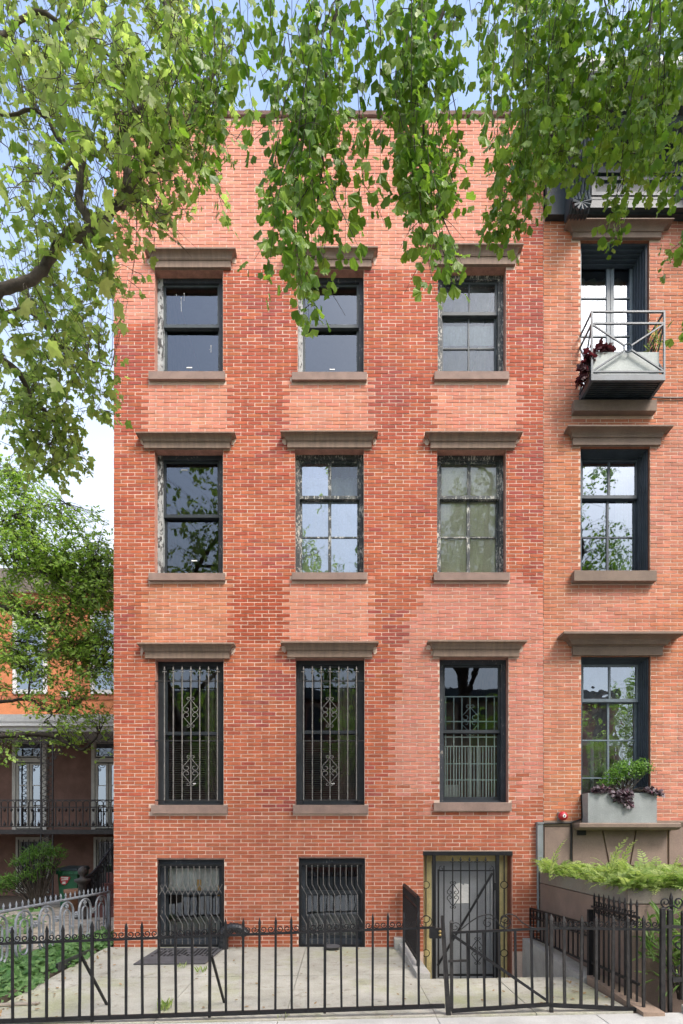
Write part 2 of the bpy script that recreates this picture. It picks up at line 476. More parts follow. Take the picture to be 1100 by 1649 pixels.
# ------------------------------------------------------------------ walls of brick
def wall_with_openings(name, x0, x1, z0, z1, openings, y_front, y_back, mats, parent):
    """mortar sheet with holes and their reveals; bricks are laid in front of it"""
    xs = sorted({x0, x1, *[v for o in openings for v in o[:2] if x0 < v < x1]})
    zs = sorted({z0, z1, *[v for o in openings for v in o[2:4] if z0 < v < z1]})
    def void(i, j):
        if i < 0 or j < 0 or i >= len(xs) - 1 or j >= len(zs) - 1: return None
        cx, cz = (xs[i] + xs[i + 1]) / 2, (zs[j] + zs[j + 1]) / 2
        return any(o[0] < cx < o[1] and o[2] < cz < o[3] for o in openings)
    mb = MB()
    for i in range(len(xs) - 1):
        for j in range(len(zs) - 1):
            a, b, c, d = xs[i], xs[i + 1], zs[j], zs[j + 1]
            if void(i, j):
                for (ii, jj, q) in ((i - 1, j, [(a, y_front, c), (a, y_back, c), (a, y_back, d), (a, y_front, d)]),
                                    (i + 1, j, [(b, y_front, c), (b, y_front, d), (b, y_back, d), (b, y_back, c)]),
                                    (i, j - 1, [(a, y_front, c), (b, y_front, c), (b, y_back, c), (a, y_back, c)]),
                                    (i, j + 1, [(a, y_front, d), (a, y_back, d), (b, y_back, d), (b, y_front, d)])):
                    if void(ii, jj) is False: mb.quad(*q, mi=1)
            else:
                mb.quad((a, y_front, c), (b, y_front, c), (b, y_front, d), (a, y_front, d), mi=0)
                mb.quad((a, y_back, c), (a, y_back, d), (b, y_back, d), (b, y_back, c), mi=2)
    return mb.build(name, mats, parent)

def courses(py_bottom, py_top):
    out, py = [], py_bottom
    while py > py_top + 2:
        h = lerp(5.72, 6.28, min(1, max(0, (py - 400) / 1000)))
        out.append((py, py - h))
        py -= h
    return out

def lay_bricks(x0, x1, py_bottom, py_top, openings, colour, joint_v, joint_h, L=0.2165):
    """list of (x0, x1, z0, z1, colour)"""
    out = []
    for k, (pb, pt) in enumerate(courses(py_bottom, py_top)):
        z0, z1 = Z(pb) + joint_h / 2, Z(pt) - joint_h / 2
        zc = (z0 + z1) / 2
        cuts = sorted([(o[0], o[1]) for o in openings if o[2] - 0.02 < zc < o[3] + 0.02])
        spans, a = [], x0
        for (c0, c1) in cuts:
            if c0 > a: spans.append((a, c0))
            a = max(a, c1)
        if a < x1: spans.append((a, x1))
        off = (L / 2 if k % 2 else 0) + random.uniform(-0.006, 0.006)
        i = -2
        while x0 + off + i * L < x1:
            bx0 = x0 + off + i * L
            for (s0, s1) in spans:
                p, q = max(bx0, s0), min(bx0 + L, s1)
                if q - p > 0.035:
                    j0 = joint_v / 2 if p > s0 + 1e-6 or s0 not in (x0,) else 0.0
                    j1 = joint_v / 2 if q < s1 - 1e-6 else 0.0
                    jj = random.uniform(-0.0015, 0.0015)
                    out.append((p + j0 + jj, q - j1 + jj, z0 + random.uniform(-.001, .001), z1 + random.uniform(-.001, .001),
                                colour(550 + (p + q) / 2 * 105, 1345 - (zc - EYE) * 105, k), q - p > L - 1e-4))
            i += 1
    return out

def brick_block(name, mat, parent, bricks, y_face, y_in):
    nb = len(bricks)
    V = np.zeros((nb, 8, 3), np.float32)
    for i, (a, b, c, d, _, _) in enumerate(bricks):
        yf = y_face + random.uniform(-0.0025, 0.0025)
        ch = 0.0022
        V[i] = [(a, y_in, c), (b, y_in, c), (b, y_in, d), (a, y_in, d),
                (a + ch, yf, c + ch), (b - ch, yf + random.uniform(-.0015, .0015), c + ch), (b - ch, yf, d - ch), (a + ch, yf, d - ch)]
    F = np.array([(4, 5, 6, 7), (0, 1, 5, 4), (1, 2, 6, 5), (2, 3, 7, 6), (3, 0, 4, 7)], np.int32)
    faces = (F[None] + (np.arange(nb) * 8)[:, None, None]).reshape(-1, 4)
    me = np_mesh(name, V.reshape(-1, 3), faces)
    me.materials.append(mat)
    me.shade_flat()
    cols = np.repeat(np.array([(*b[4], 1.0) for b in bricks], np.float32), 8, axis=0)
    at_ = me.color_attributes.new('Col', 'FLOAT_COLOR', 'POINT')
    at_.data.foreach_set('color', cols.ravel())
    o = link(bpy.data.objects.new(name, me), parent)
    return o

def np_mesh(name, verts, faces):
    me = bpy.data.meshes.new(name)
    nf, k = faces.shape
    me.vertices.add(len(verts)); me.vertices.foreach_set('co', np.ascontiguousarray(verts, np.float32).ravel())
    me.loops.add(nf * k); me.loops.foreach_set('vertex_index', np.ascontiguousarray(faces, np.int32).ravel())
    me.polygons.add(nf); me.polygons.foreach_set('loop_start', np.arange(0, nf * k, k, dtype=np.int32))
    me.update(calc_edges=True)
    return me

def single_bricks(parent, bricks, y_face, y_in):
    """each of these bricks is an object of its own; all share one mesh"""
    L = 0.2165 - 0.009
    H = 0.049
    proto = MB()
    ch = 0.0022
    d = y_in - y_face
    proto.add([(-L/2, d, -H/2), (L/2, d, -H/2), (L/2, d, H/2), (-L/2, d, H/2),
               (-L/2 + ch, 0, -H/2 + ch), (L/2 - ch, 0, -H/2 + ch), (L/2 - ch, 0, H/2 - ch), (-L/2 + ch, 0, H/2 - ch)],
              [(4, 5, 6, 7), (0, 1, 5, 4), (1, 2, 6, 5), (2, 3, 7, 6), (3, 0, 4, 7), (3, 2, 1, 0)])
    first = None
    for (a, b, c, e, col, _) in bricks:
        if first is None:
            o = proto.build('brick', BRICK_ONE, parent); first = o
        else:
            o = first.copy(); COL.objects.link(o); o.parent = parent
        o.location = ((a + b) / 2, y_face + random.uniform(-0.0025, 0.0025), (c + e) / 2)
        o.scale = ((b - a) / L, 1, (e - c) / H)
        o.rotation_euler = (random.uniform(-.01, .01), 0, random.uniform(-.006, .006))
        o.color = (*col, 1.0)

def vary(c, v=0.13):
    k = 1 + random.uniform(-v, v)
    return tuple(max(0.01, x * k * (1 + random.uniform(-0.05, 0.05))) for x in c)

PINK, TOPPINK = (0.55, 0.225, 0.150), (0.60, 0.255, 0.18)
ORANGE, RED_B, PURPLE = (0.41, 0.118, 0.058), (0.365, 0.090, 0.051), (0.305, 0.074, 0.058)
LOWER = (0.385, 0.117, 0.062)
PINK_C = (0.515, 0.205, 0.145)
OCHRE_PINK = (0.50, 0.195, 0.11)

def facade_colour(px, py, k):
    w = random.uniform(-5, 5)
    if py < 432 and not (px > 838 and py > 362):
        return vary(TOPPINK, 0.10)
    if px < 247 and py < 523: return vary((0.57, 0.23, 0.165), 0.10)
    if 606 < py < 700:
        if min(abs(px - 305), abs(px - 531)) < 70 or abs(px - 769) < 69: return vary(PINK, 0.09)
    if 926 < py < 1040:
        if abs(px - 305) < 70: return vary(OCHRE_PINK, 0.10)
        if abs(px - 531) < 70: return vary(PINK, 0.09)
    if 920 < py < 1322:
        left = lerp(697, 655, min(1, max(0, (py - 930) / 80))) if py < 1010 else lerp(655, 632, min(1, (py - 1010) / 150))
        right = lerp(822, 872, min(1, max(0, (py - 915) / 50)))
        if left + w < px < right:
            if py > 1240 and random.random() < (py - 1240) / 90: return vary(LOWER, 0.12)
            return vary(PINK_C, 0.08)
    if py > 1310:
        return vary(lerp3(LOWER, PINK, 0.25 if random.random() < 0.15 else 0), 0.10)
    # piers: red above, warmer below, with bands of over-burnt purple brick
    r_ = random.random()
    purple = 0.06
    if 610 < py < 760: purple = 0.24
    if 430 < py < 610: purple = 0.13
    if px > 820 and py < 900: purple = 0.42
    if 1020 < py < 1260 and px < 480: purple = 0.20
    if px < 247 and 523 < py < 760: purple = 0.30
    fld = .5 + .30 * math.sin(px * .043 + 1.1 + 1.5 * math.sin(py * .017)) + .30 * math.sin(py * .031 + px * .012)
    if fld + (r_ - .5) * .7 > 1.05 - purple * .9: return vary(lerp3(RED_B, PURPLE, rnd(.5, 1.0)), 0.08)
    red_share = 0.75 if py < 700 else (0.4 if py < 850 else 0.22)
    if 930 < py < 1035 and 370 < px < 465: return vary((0.34, 0.075, 0.035), 0.14)
    if random.random() < red_share: return vary(RED_B, 0.09)
    return vary(ORANGE, 0.09)

def lerp3(a, b, t): return tuple(lerp(x, y, t) for x, y in zip(a, b))

def neighbour_colour(px, py, k):
    g = 0.5 + 0.5 * math.sin(px * 0.021 + py * 0.013)
    c = lerp3((0.45, 0.17, 0.09), (0.47, 0.195, 0.135), g)
    if px < 930: c = lerp3(c, (0.45, 0.16, 0.07), 0.3)
    return vary(c, 0.13)

# ------------------------------------------------------------------ trim and windows
def loft_u(mb, x0, x1, levels, y_back=0.0, mi=0):
    """stacked U-shaped sections (z, projection, side projection): a moulding with mitred returns"""
    n0 = len(levels)
    vs_, fs = [], []
    for (z, o, so) in levels:
        vs_ += [(x0 - so, y_back, z), (x0 - so, -o, z), (x1 + so, -o, z), (x1 + so, y_back, z)]
    for i in range(n0 - 1):
        for j in range(3):
            a = i * 4 + j
            fs.append((a, a + 1, a + 5, a + 4))
        fs.append((i * 4 + 3, i * 4, i * 4 + 4, i * 4 + 7))
    fs.append((3, 2, 1, 0)); t = (n0 - 1) * 4
    fs.append((t, t + 1, t + 2, t + 3))
    return mb.add(vs_, fs, mi)

def lintel(parent, px0, px1, py_top, py_bot, mat, proj=0.14, big=False):
    """frieze block with a coved crown; px0, px1 are the frieze ends at the wall"""
    zb, zt = Z(py_bot, -0.045), Z(py_top, -proj)
    h = zt - zb
    x0, x1 = X(px0), X(px1)
    fr = MB(); loft_u(fr, x0, x1, [(zb, 0.045, 0), (zb + h * 0.46, 0.045, 0)])
    f = fr.build('lintel', mat, parent)
    cr = MB()
    lv = [(zb + h * 0.46 + 0.001, 0.058, 0.012), (zb + h * 0.51, 0.062, 0.016)]
    if big: lv += [(zb + h * 0.515, 0.10, 0.05), (zb + h * 0.62, 0.115, 0.06)]
    o0 = lv[-1][1] + 0.004
    for i in range(7):
        t = i / 6
        o = lerp(o0, proj - 0.012, 1 - math.cos(t * math.pi / 2))
        z = zb + h * lerp(0.64 if big else 0.53, 0.86, math.sin(t * math.pi / 2))
        lv.append((z, o, o - 0.045))
    lv += [(zb + h * 0.87, proj, proj - 0.045), (zt - 0.008, proj, proj - 0.045), (zt, proj - 0.012, proj - 0.05)]
    loft_u(cr, x0, x1, lv)
    cr.build('crown_moulding', mat, f)
    return zb

def sill(parent, px0, px1, py_top, py_bot, mat, proj=0.055):
    s = MB()
    zt, zb = Z(py_top, -proj), Z(py_bot - 1.0, -proj)
    x0, x1 = X(px0, -proj), X(px1, -proj)
    s.hexa([(x0, -proj, zb), (x1, -proj, zb), (x1, 0.22, zb), (x0, 0.22, zb),
            (x0, -proj, zt - 0.006), (x1, -proj, zt - 0.006), (x1, 0.22, zt + 0.012), (x0, 0.22, zt + 0.012)])
    s.build('window_sill', mat, parent)
    return zt

def frame_boxes(mb, x0, x1, z0, z1, y0, y1, wl, wr, wt, wb, mi=0):
    mb.box(x0, x0 + wl, y0, y1, z0, z1, mi)
    mb.box(x1 - wr, x1, y0, y1, z0, z1, mi)
    mb.box(x0 + wl, x1 - wr, y0, y1, z1 - wt, z1, mi)
    mb.box(x0 + wl, x1 - wr, y0, y1, z0, z0 + wb, mi)

def sash(win, x0, x1, z0, z1, y, grid, smat, gmat, st=0.045, rail_t=0.045, rail_b=0.055, mun=0.022, th=0.042, colw=None):
    cols, rows = grid
    mb = MB()
    frame_boxes(mb, x0, x1, z0, z1, y, y + th, st, st, rail_t, rail_b)
    gx0, gx1, gz0, gz1 = x0 + st, x1 - st, z0 + rail_b, z1 - rail_t
    cm = colw or mun
    for i in range(1, cols):
        c = lerp(gx0, gx1, i / cols); mb.box(c - cm / 2, c + cm / 2, y + 0.004, y + th - 0.004, gz0, gz1)
    for j in range(1, rows):
        c = lerp(gz0, gz1, j / rows)
        for i in range(cols):
            a, b = lerp(gx0, gx1, i / cols), lerp(gx0, gx1, (i + 1) / cols)
            mb.box(a + (cm / 2 if i else 0), b - (cm / 2 if i < cols - 1 else 0), y + 0.007, y + th - 0.007, c - mun / 2, c + mun / 2)
    s = mb.build('sash', smat, win)
    for i in range(cols):
        for j in range(rows):
            a, b = lerp(gx0, gx1, i / cols), lerp(gx0, gx1, (i + 1) / cols)
            c, d = lerp(gz0, gz1, j / rows), lerp(gz0, gz1, (j + 1) / rows)
            g = gmat[(i + j * cols) % len(gmat)] if isinstance(gmat, list) else gmat
            t1, t2 = rnd(-.0012, .0012), rnd(-.0012, .0012)
            p = MB(); ym = y + th * 0.5
            p.quad((a, ym + t1, c), (b, ym + t2, c), (b, ym - t1, d), (a, ym - t2, d))
            p.build('pane', g, win)
    return s

def double_hung(house, px0, px1, z0, z1, meet_py, fmat, smat, gu, gl, upper=(1, 1), lower=(1, 1), Yf=0.14, fw=0.06, left_mat=None, steps=0, colw=None):
    x0, x1 = X(px0) + 0.002, X(px1) - 0.002
    z0 += 0.002
    m = MB()
    mats = [fmat, left_mat or fmat]
    frame_boxes_l(m, x0, x1, z0, z1, Yf, Yf + 0.15, fw, fw, 0.07, 0.035, 1 if left_mat else 0)
    e = 0.0
    for k in range(steps):                       # stepped brick moulding in front of the box frame
        e += 0.03
        frame_boxes(m, x0, x1, z0, z1, Yf - 0.028 * (k + 1), Yf - 0.028 * k - 0.001, fw - e * 0.5, fw - e * 0.5, 0.07 - e * 0.4, 0.02)
    win = m.build('window', mats, house)
    a, b = x0 + fw - 0.012, x1 - fw + 0.012
    Yu, Yl = Yf + 0.035, Yf + 0.085
    zm = Z(meet_py, Yu)
    sash(win, a, b, zm - 0.005, z1 - 0.058, Yu, upper, smat, gu, rail_b=0.05, colw=colw)
    sash(win, a, b, z0 + 0.028, zm + 0.04, Yl, lower, smat, gl, rail_b=0.07, colw=colw)
    return win, (a, b, z0 + 0.03, z1 - 0.06, zm, Yl + 0.05)

def frame_boxes_l(mb, x0, x1, z0, z1, y0, y1, wl, wr, wt, wb, mil):
    mb.box(x0, x0 + wl, y0, y1, z0, z1, mil)
    mb.box(x1 - wr, x1, y0, y1, z0, z1, 0)
    mb.box(x0 + wl, x1 - wr, y0, y1, z1 - wt, z1, 0)
    mb.box(x0 + wl, x1 - wr, y0, y1, z0, z0 + wb, 0)

def finial(mb, p, h, w, mi=0):
    """spear point with two side barbs"""
    x, y, z = p
    mb.tube([(x, y, z), (x, y, z + h * .22), (x, y, z + h * .26), (x, y, z + h * .42), (x, y, z + h * .55), (x, y, z + h)],
            [w * .5, w * .5, w * .8, w * .35, w * 1.1, w * .12], 4, mi)
    for s in (-1, 1):
        mb.tube([(x, y, z + h * .25), (x + s * w * 1.6, y, z + h * .36), (x + s * w * 2.3, y, z + h * .25)], [w * .32, w * .42, w * .12], 4, mi)

def heart_scroll(mb, cx, cz, w, h, Y, r):
    """diamond of two facing C-scrolls with curls at both tips"""
    for s in (-1, 1):
        for v in (-1, 1):
            top = Vector((cx, Y, cz + v * h * .5))
            pts = [top, Vector((cx + s * w * .36, Y, cz + v * h * .24))]
            c = Vector((cx + s * w * .26, Y, cz + v * h * .12))
            rr = w * .24
            for i in range(13):
                t = i / 12
                a = (1 - t) * 0.35 + t * (-5.0)
                q = rr * (1 - .72 * t)
                pts.append(Vector((c.x + s * q * math.cos(a), Y, c.z + v * q * math.sin(a))))
            mb.tube(pts, r, 4)
            mb.tube([top] + spiral(cx + s * w * .16, cz + v * h * .5 + v * .004, w * .14, 0.9, math.pi if s > 0 else 0, -s * v, Y, 9), r * .9, 4)
# ------------------------------------------------------------------ ground
def slope(x, y): return (-y / 3.45) * (-0.09 + (x + 3.25) * 0.0223) if y > -3.45 else (-0.09 + (x + 3.25) * 0.0223)
def sheet(mb, x0, x1, y0, y1, n, m, zf, thick=0.0):
    for i in range(n):
        for j in range(m):
            a, b = lerp(x0, x1, i / n), lerp(x0, x1, (i + 1) / n)
            c, d = lerp(y0, y1, j / m), lerp(y0, y1, (j + 1) / m)
            mb.quad((a, c, zf(a, c)), (b, c, zf(b, c)), (b, d, zf(b, d)), (a, d, zf(a, d)))

g = MB(); g.box(-400, 400, -400, 400, -1.4, -0.9)
tag(g.build('ground', EARTH), kind='structure')

def slab(parent, x0, x1, y0, y1, zf, mat, name='slab', gap=0.0035, depth=0.1):
    x0 += gap; x1 -= gap; y0 += gap; y1 -= gap
    t = [(x0, y0), (x1, y0), (x1, y1), (x0, y1)]
    e = rnd(-0.004, 0.004)
    return MB().hexa([(a, b, zf(a, b) - depth) for a, b in t] + [(a, b, zf(a, b) + e) for a, b in t]).build(name, mat, parent)

court = MB()
court.hexa([(-3.62, -3.45, -.9), (.90, -3.45, -.9), (.90, 0, -.9), (-3.62, 0, -.9), (-3.62, -3.45, slope(-3.62, -3.45) - .02), (.90, -3.45, slope(.9, -3.45) - .02), (.90, 0, -.02), (-3.62, 0, -.02)])
court.box(0.90, 2.77, -3.45, -2.30, -0.9, -0.125)
court.box(0.90, 2.95, -2.30, 0.45, -0.9, -0.60)
court_o = tag(court.build('courtyard', MOSS), kind='structure')
for (a, b) in ((-3.6, -1.78), (-1.78, -0.54), (-0.54, 0.9)):
    slab(court_o, a, b, -1.77, -0.004, slope, CONC)
    slab(court_o, a, b, -3.44, -1.77, slope, CONC)
slab(court_o, 0.9, 1.85, -3.44, -2.0, slope, CONC)
slab(court_o, 1.85, 2.77, -3.44, -2.0, slope, CONC)
for k, (y0, y1, z) in enumerate(((-2.3, -2.0, -0.125), (-2.0, -1.72, -0.17), (-1.72, -1.44, -0.33), (-1.44, -1.16, -0.47))):
    if k: box_part('step', CONC_LT, court_o, 0.96, 2.765, y0 + .004, y1, -0.6, z)
box_part('landing', CONC, court_o, 0.96, 2.765, -1.155, 0.30, -0.62, -0.585)

walk = MB()
sheet(walk, -30, 30, -8.0, -3.452, 30, 2, lambda x, y: slope(x, y) - 0.03)
walk_o = tag(walk.build('sidewalk', EARTH), kind='structure')
xx = -6.6
while xx < 7:
    for (y0, y1) in ((-4.9, -3.455), (-6.4, -4.9), (-7.8, -6.4)):
        slab(walk_o, xx, xx + 1.5, y0, y1, lambda x, y: slope(x, -4) - 0.012, WALK, 'paving_slab', 0.005, 0.06)
    xx += 1.5
tag(MB().box(-30, 30, -8.02, -7.82, -0.9, -0.03).build('kerb', CONC_LT), kind='structure')
rd = MB(); rd.box(-60, 60, -20, -8.025, -0.9, -0.2)
tag(rd.build('road', ASPHALT), kind='structure')

yard = MB(); yard.box(-16, -3.64, -3.45, 7.9, -0.9, -0.03)
yard_o = tag(yard.build('neighbour_yard', EARTH), kind='structure')
yy = -0.2
while yy < 6.2:                                     # flagstones of the path to the neighbour's stoop
    x_ = -7.4
    h_ = rnd(.42, .6)
    while x_ < -3.9:
        w_ = rnd(.45, .85)
        if x_ > -6.6 or yy > 2.2:
            slab(yard_o, x_, min(x_ + w_, -3.7), yy, yy + h_, lambda x, y: 0.004, FLAG, 'flagstone', 0.012, 0.06)
        x_ += w_
    yy += h_

# ------------------------------------------------------------------ the brick rowhouse
WX0, WX1 = X(183), X(875)
Z_TOP = Z(190)
house = thing('brick_rowhouse', 'tall red brick rowhouse with patched pale brick panels below its windows', 'house', (X(530), 0, 0))
# openings (x0, x1, z0, z1): z from the lintel underside and the sill top
ROW = {}
SPEC = [  # key, opening px0, px1, frieze px0, px1, lintel py top, bottom, sill px0, px1, sill py top, bottom
    ('3a', 249, 359, 246, 372, 397, 430, 239, 362, 597, 611),
    ('3b', 479, 586, 466, 598, 395, 429, 470, 591, 598, 612),
    ('3c', 705, 815, 697, 829, 390, 425, 700, 820, 597, 611),
    ('2a', 249, 359, 233, 371, 694, 721, 239, 362, 922, 935),
    ('2b', 475, 586, 463, 598, 692, 720, 470, 591, 921, 934),
    ('2c', 704, 815, 693, 828, 693, 721, 699, 821, 921, 935),
    ('1a', 250, 360, 235, 370, 1034, 1060, 243, 366, 1296, 1311),
    ('1b', 476, 587, 463, 599, 1032, 1058, 472, 593, 1296, 1311),
    ('1c', 708, 819, 697, 835, 1030, 1057, 699, 824, 1292, 1307),
]
OPEN, HOLD = [], []
for (k, a, b, f0, f1, lt, lb, s0, s1, st_, sb) in SPEC:
    zl = Z(lb, -0.045); zs_ = Z(st_, -0.055)
    ROW[k] = (a, b, zs_, zl)
    OPEN.append((X(a), X(b), zs_, zl))
    HOLD.append((X(f0), X(f1), zl, Z(lt, -0.14)))
    HOLD.append((X(s0), X(s1), Z(sb, -0.055), zs_))
BASEMENT = [(253, 361, 1384, 1526), (481, 588, 1382, 1526)]
for (a, b, t, bt) in BASEMENT: OPEN.append((X(a), X(b), -0.02, Z(t)))
DOORX = (X(682), X(825)); DOORZ = (-0.62, Z(1374))
OPEN.append((*DOORX, *DOORZ))
wall = wall_with_openings('wall', WX0, WX1, -0.62, Z_TOP, OPEN, 0.0045, 0.30, [MORTAR, REVEAL, ROOM], house)
bricks = lay_bricks(WX0, WX1, 1533, 192, OPEN + HOLD, facade_colour, 0.0084, 0.0088)
full = [i for i, b in enumerate(bricks) if b[5] and 1318 < 1345 - ((b[2] + b[3]) / 2 - EYE) * 105 < 1470 and b[0] > WX0 + .1]
full = sorted(full, key=lambda i: abs(bricks[i][2] - Z(1345)))[:300]
fs_ = set(full)
tag(brick_block('brick_courses', BRICK_ALL, wall, [b for i, b in enumerate(bricks) if i not in fs_], 0.0, 0.010), kind='stuff')
single_bricks(wall, [bricks[i] for i in full], 0.0, 0.010)
# side, back, roof
shell = MB()
shell.box(WX0, WX0 + 0.3, 0.302, 7.0, -0.9, Z_TOP - 0.002)
shell.box(WX0 + .3, WX1, 6.7, 7.0, -0.9, Z_TOP - 0.002)
shell.box(WX1 - 0.15, WX1, 0.302, 6.698, -0.9, Z_TOP - .002)
shell.build('party_wall', SIDE_BRICK, house)
MB().box(WX0 + .3, WX1 - .15, 0.302, 6.698, Z_TOP - 0.5, Z_TOP - 0.3).build('roof', ROOFING, house)
for zf_ in (Z(1318), Z(960), Z(636)):
    MB().box(WX0 + .3, WX1 - .15, 0.302, 6.698, zf_ - 0.12, zf_).build('floor', ROOM, house)
MB().box(WX0 + .3, WX1 - .15, 0.45, 6.698, -0.62, -0.5).build('floor', ROOM, house)
cp = MB()
loft_u(cp, WX0, WX1, [(Z_TOP + .002, .012, .012), (Z_TOP + .02, .03, .03), (Z_TOP + .075, .035, .035), (Z_TOP + .085, .025, .02)], y_back=0.32)
cp.build('coping', COPING, house)

for (k, a, b, f0, f1, lt, lb, s0, s1, st_, sb) in SPEC:
    lintel(house, f0, f1, lt, lb, BROWNSTONE)
    for s_, fx in ((-1, f0), (1, f1)):                      # pale pointing smeared round the lintel ends
        z_m = lerp(Z(lt, -.14), Z(lb, -.045), .35); x_m = X(fx) + s_ * rnd(.03, .06)
        ou = [(x_m + rnd(.015, .05) * math.cos(t) * 1.1, z_m + rnd(.03, .10) * math.sin(t)) for t in np.linspace(0, 2 * math.pi, 10)[:-1]]
        n9 = len(ou); MB().add([(a_, -.006, b_) for a_, b_ in ou] + [(a_, .004, b_) for a_, b_ in ou], [tuple(range(n9))] + [(i, (i + 1) % n9, n9 + (i + 1) % n9, n9 + i) for i in range(n9)]).build('mortar_smear', MORTAR, wall)
    sill(house, s0, s1, st_, sb, BROWNSTONE_SILL)

def shade(win, x0, x1, z0, z1, Y, mat, name='roller_shade', wav=0.006):
    m = MB(); n = 14
    for i in range(n):
        a, b = lerp(x0, x1, i / n), lerp(x0, x1, (i + 1) / n)
        ya, yb = Y + wav * math.sin(i * 1.9), Y + wav * math.sin((i + 1) * 1.9)
        m.quad((a, ya, z0), (b, yb, z0), (b, yb, z1), (a, ya, z1))
    return m.build(name, mat, win)

def blinds(win, x0, x1, z0, z1, Y, mat, pitch=0.035):
    m = MB(); z = z0
    while z < z1:
        m.hexa([(x0, Y, z), (x1, Y, z), (x1, Y + .022, z + .012), (x0, Y + .022, z + .012),
                (x0, Y, z + .002), (x1, Y, z + .002), (x1, Y + .022, z + .014), (x0, Y + .022, z + .014)])
        z += pitch
    return tag(m.build('venetian_blind', mat, win), kind='stuff')

def spots(win, x0, x1, z0, z1, Y, n):
    m = MB()
    for i in range(n):
        x, z = rnd(x0, x1), rnd(z0, z1); r_ = rnd(.004, .012)
        m.lathe((x, Y, z), [(r_, 0), (r_ * .6, -.0015)], 8, 'y')
        if random.random() < .6: m.box(x - .0025, x + .0025, Y - .0012, Y, z - rnd(.06, .28), z)
    return m.build('splash_mark', PAPER, win)

def sticker(win, px, py, w, h, Y):
    p = at(px, py, Y)
    return MB().box(p.x - w / 2, p.x + w / 2, Y - .002, Y, p.z - h / 2, p.z + h / 2).build('sticker', PAPER, win)

W = {}
W['3a'] = double_hung(house, *ROW['3a'], 527, PEEL_NAVY, SASH_GREY, GL_DARK, GL_DARK, left_mat=PEEL_WHITE, fw=0.085)
W['3b'] = double_hung(house, *ROW['3b'], 527, PEEL_NAVY, SASH_GREY, GL_DARK, GL_DARK, left_mat=PEEL_WHITE, fw=0.07)
W['3c'] = double_hung(house, *ROW['3c'], 507, PEEL_OLD, SASH_GREY, GL_DUSTY, GL_DUSTY, (2, 1), (2, 2), fw=0.085)
W['2a'] = double_hung(house, *ROW['2a'], 833, PEEL_NAVY, SASH_DARK, GL_DARK, GL_DARK, left_mat=PEEL_WHITE, fw=0.085)
W['2b'] = double_hung(house, *ROW['2b'], 803, PEEL_OLD, PEEL_OLD, [GL_OLD, GL_DUSTY], GL_OLD, (2, 1), (2, 2), fw=0.06, colw=0.05)
W['2c'] = double_hung(house, *ROW['2c'], 803, PEEL_OLD, PEEL_OLD, GL_THIN, GL_THIN, (2, 1), (2, 2), fw=0.06, colw=0.05)
W['1a'] = double_hung(house, *ROW['1a'], 1183, SASH_DARK, SASH_DARK, GL_DARK, GL_DARK, fw=0.10)
W['1b'] = double_hung(house, *ROW['1b'], 1181, SASH_DARK, SASH_DARK, GL_DARK, GL_DARK, fw=0.09)
W['1c'] = double_hung(house, *ROW['1c'], 1180, PEEL_NAVY, SASH_DARK, GL_DARK, GL_THIN, fw=0.075)

w, (a, b, c, d, zm, Y_) = W['2c']; shade(w, a + .03, b - .03, c, d, Y_ - .002, SHADE_CREAM, wav=.002)
w, (a, b, c, d, zm, Y_) = W['2b']; shade(w, a + .03, lerp(a, b, .95), c, lerp(c, d, .96), Y_ + .25, SHADE_PALE, wav=.02)
w, (a, b, c, d, zm, Y_) = W['3c']; shade(w, a, b, lerp(c, d, .42), lerp(c, d, .62), Y_ + .03, SHADE_PALE, 'half_drawn_shade')
for k in ('1a', '1b'):
    w, (a, b, c, d, zm, Y_) = W[k]; blinds(w, a, b, c, zm - .10, Y_ + .02, BLIND)
    shade(w, lerp(a, b, .62), b, c, d, Y_ + .3, BLIND, 'curtain', .03)
w, (a, b, c, d, zm, Y_) = W['3a']; spots(w, a + .2, a + .38, lerp(zm, d, .45), lerp(zm, d, .85), .193, 3)
spots(w, lerp(a, b, .55), b - .12, lerp(c, zm, .6), lerp(c, zm, .9), .243, 2)
sticker(w, 305, 592, .09, .018, .243); sticker(W['3b'][0], 540, 463, .1, .022, .193); sticker(W['3b'][0], 535, 595, .08, .018, .243)
sticker(W['2a'][0], 313, 903, .09, .018, .243); sticker(W['2a'][0], 297, 757, .1, .02, .193)
sticker(W['1b'][0], 536, 1262, .05, .018, .243); sticker(W['1a'][0], 313, 1262, .05, .02, .243)

# pale grille and a radiator guard inside the right-hand parlour window
w, (a, b, c, d, zm, Y_) = W['1c']
gm = MB(); Yg = Y_ + .012
zt_ = Z(1122, Yg)
for i in range(7):
    x_ = lerp(a + .04, b - .04, (i + .3) / 6.6); gm.bar((x_, Yg, c), (x_, Yg, zt_), .016)
for z_ in (zt_, Z(1162, Yg), zm - .05): gm.bar((a, Yg, z_), (b, Yg, z_), .018)
heart_scroll(gm, (a + b) / 2, Z(1160, Yg), .26, .42, Yg - .012, .0055)
gm.build('inner_grille', GRILLE_PALE, w)
gm = MB(); Yg = Y_ + .04
for i in range(20):
    x_ = lerp(a + .02, b - .02, i / 19); gm.bar((x_, Yg, c), (x_, Yg, Z(1202, Yg)), .011)
for z_ in (Z(1202, Yg), Z(1230, Yg), Z(1256, Yg)): gm.bar((a, Yg, z_), (b, Yg, z_), .014)
gm.build('radiator_guard', GRILLE_PALE, w)
ac = MB(); ac.box(a + .06, a + .32, Y_ + .2, Y_ + .45, c, c + .28); ac.build('radiator_box', WHITE, w)

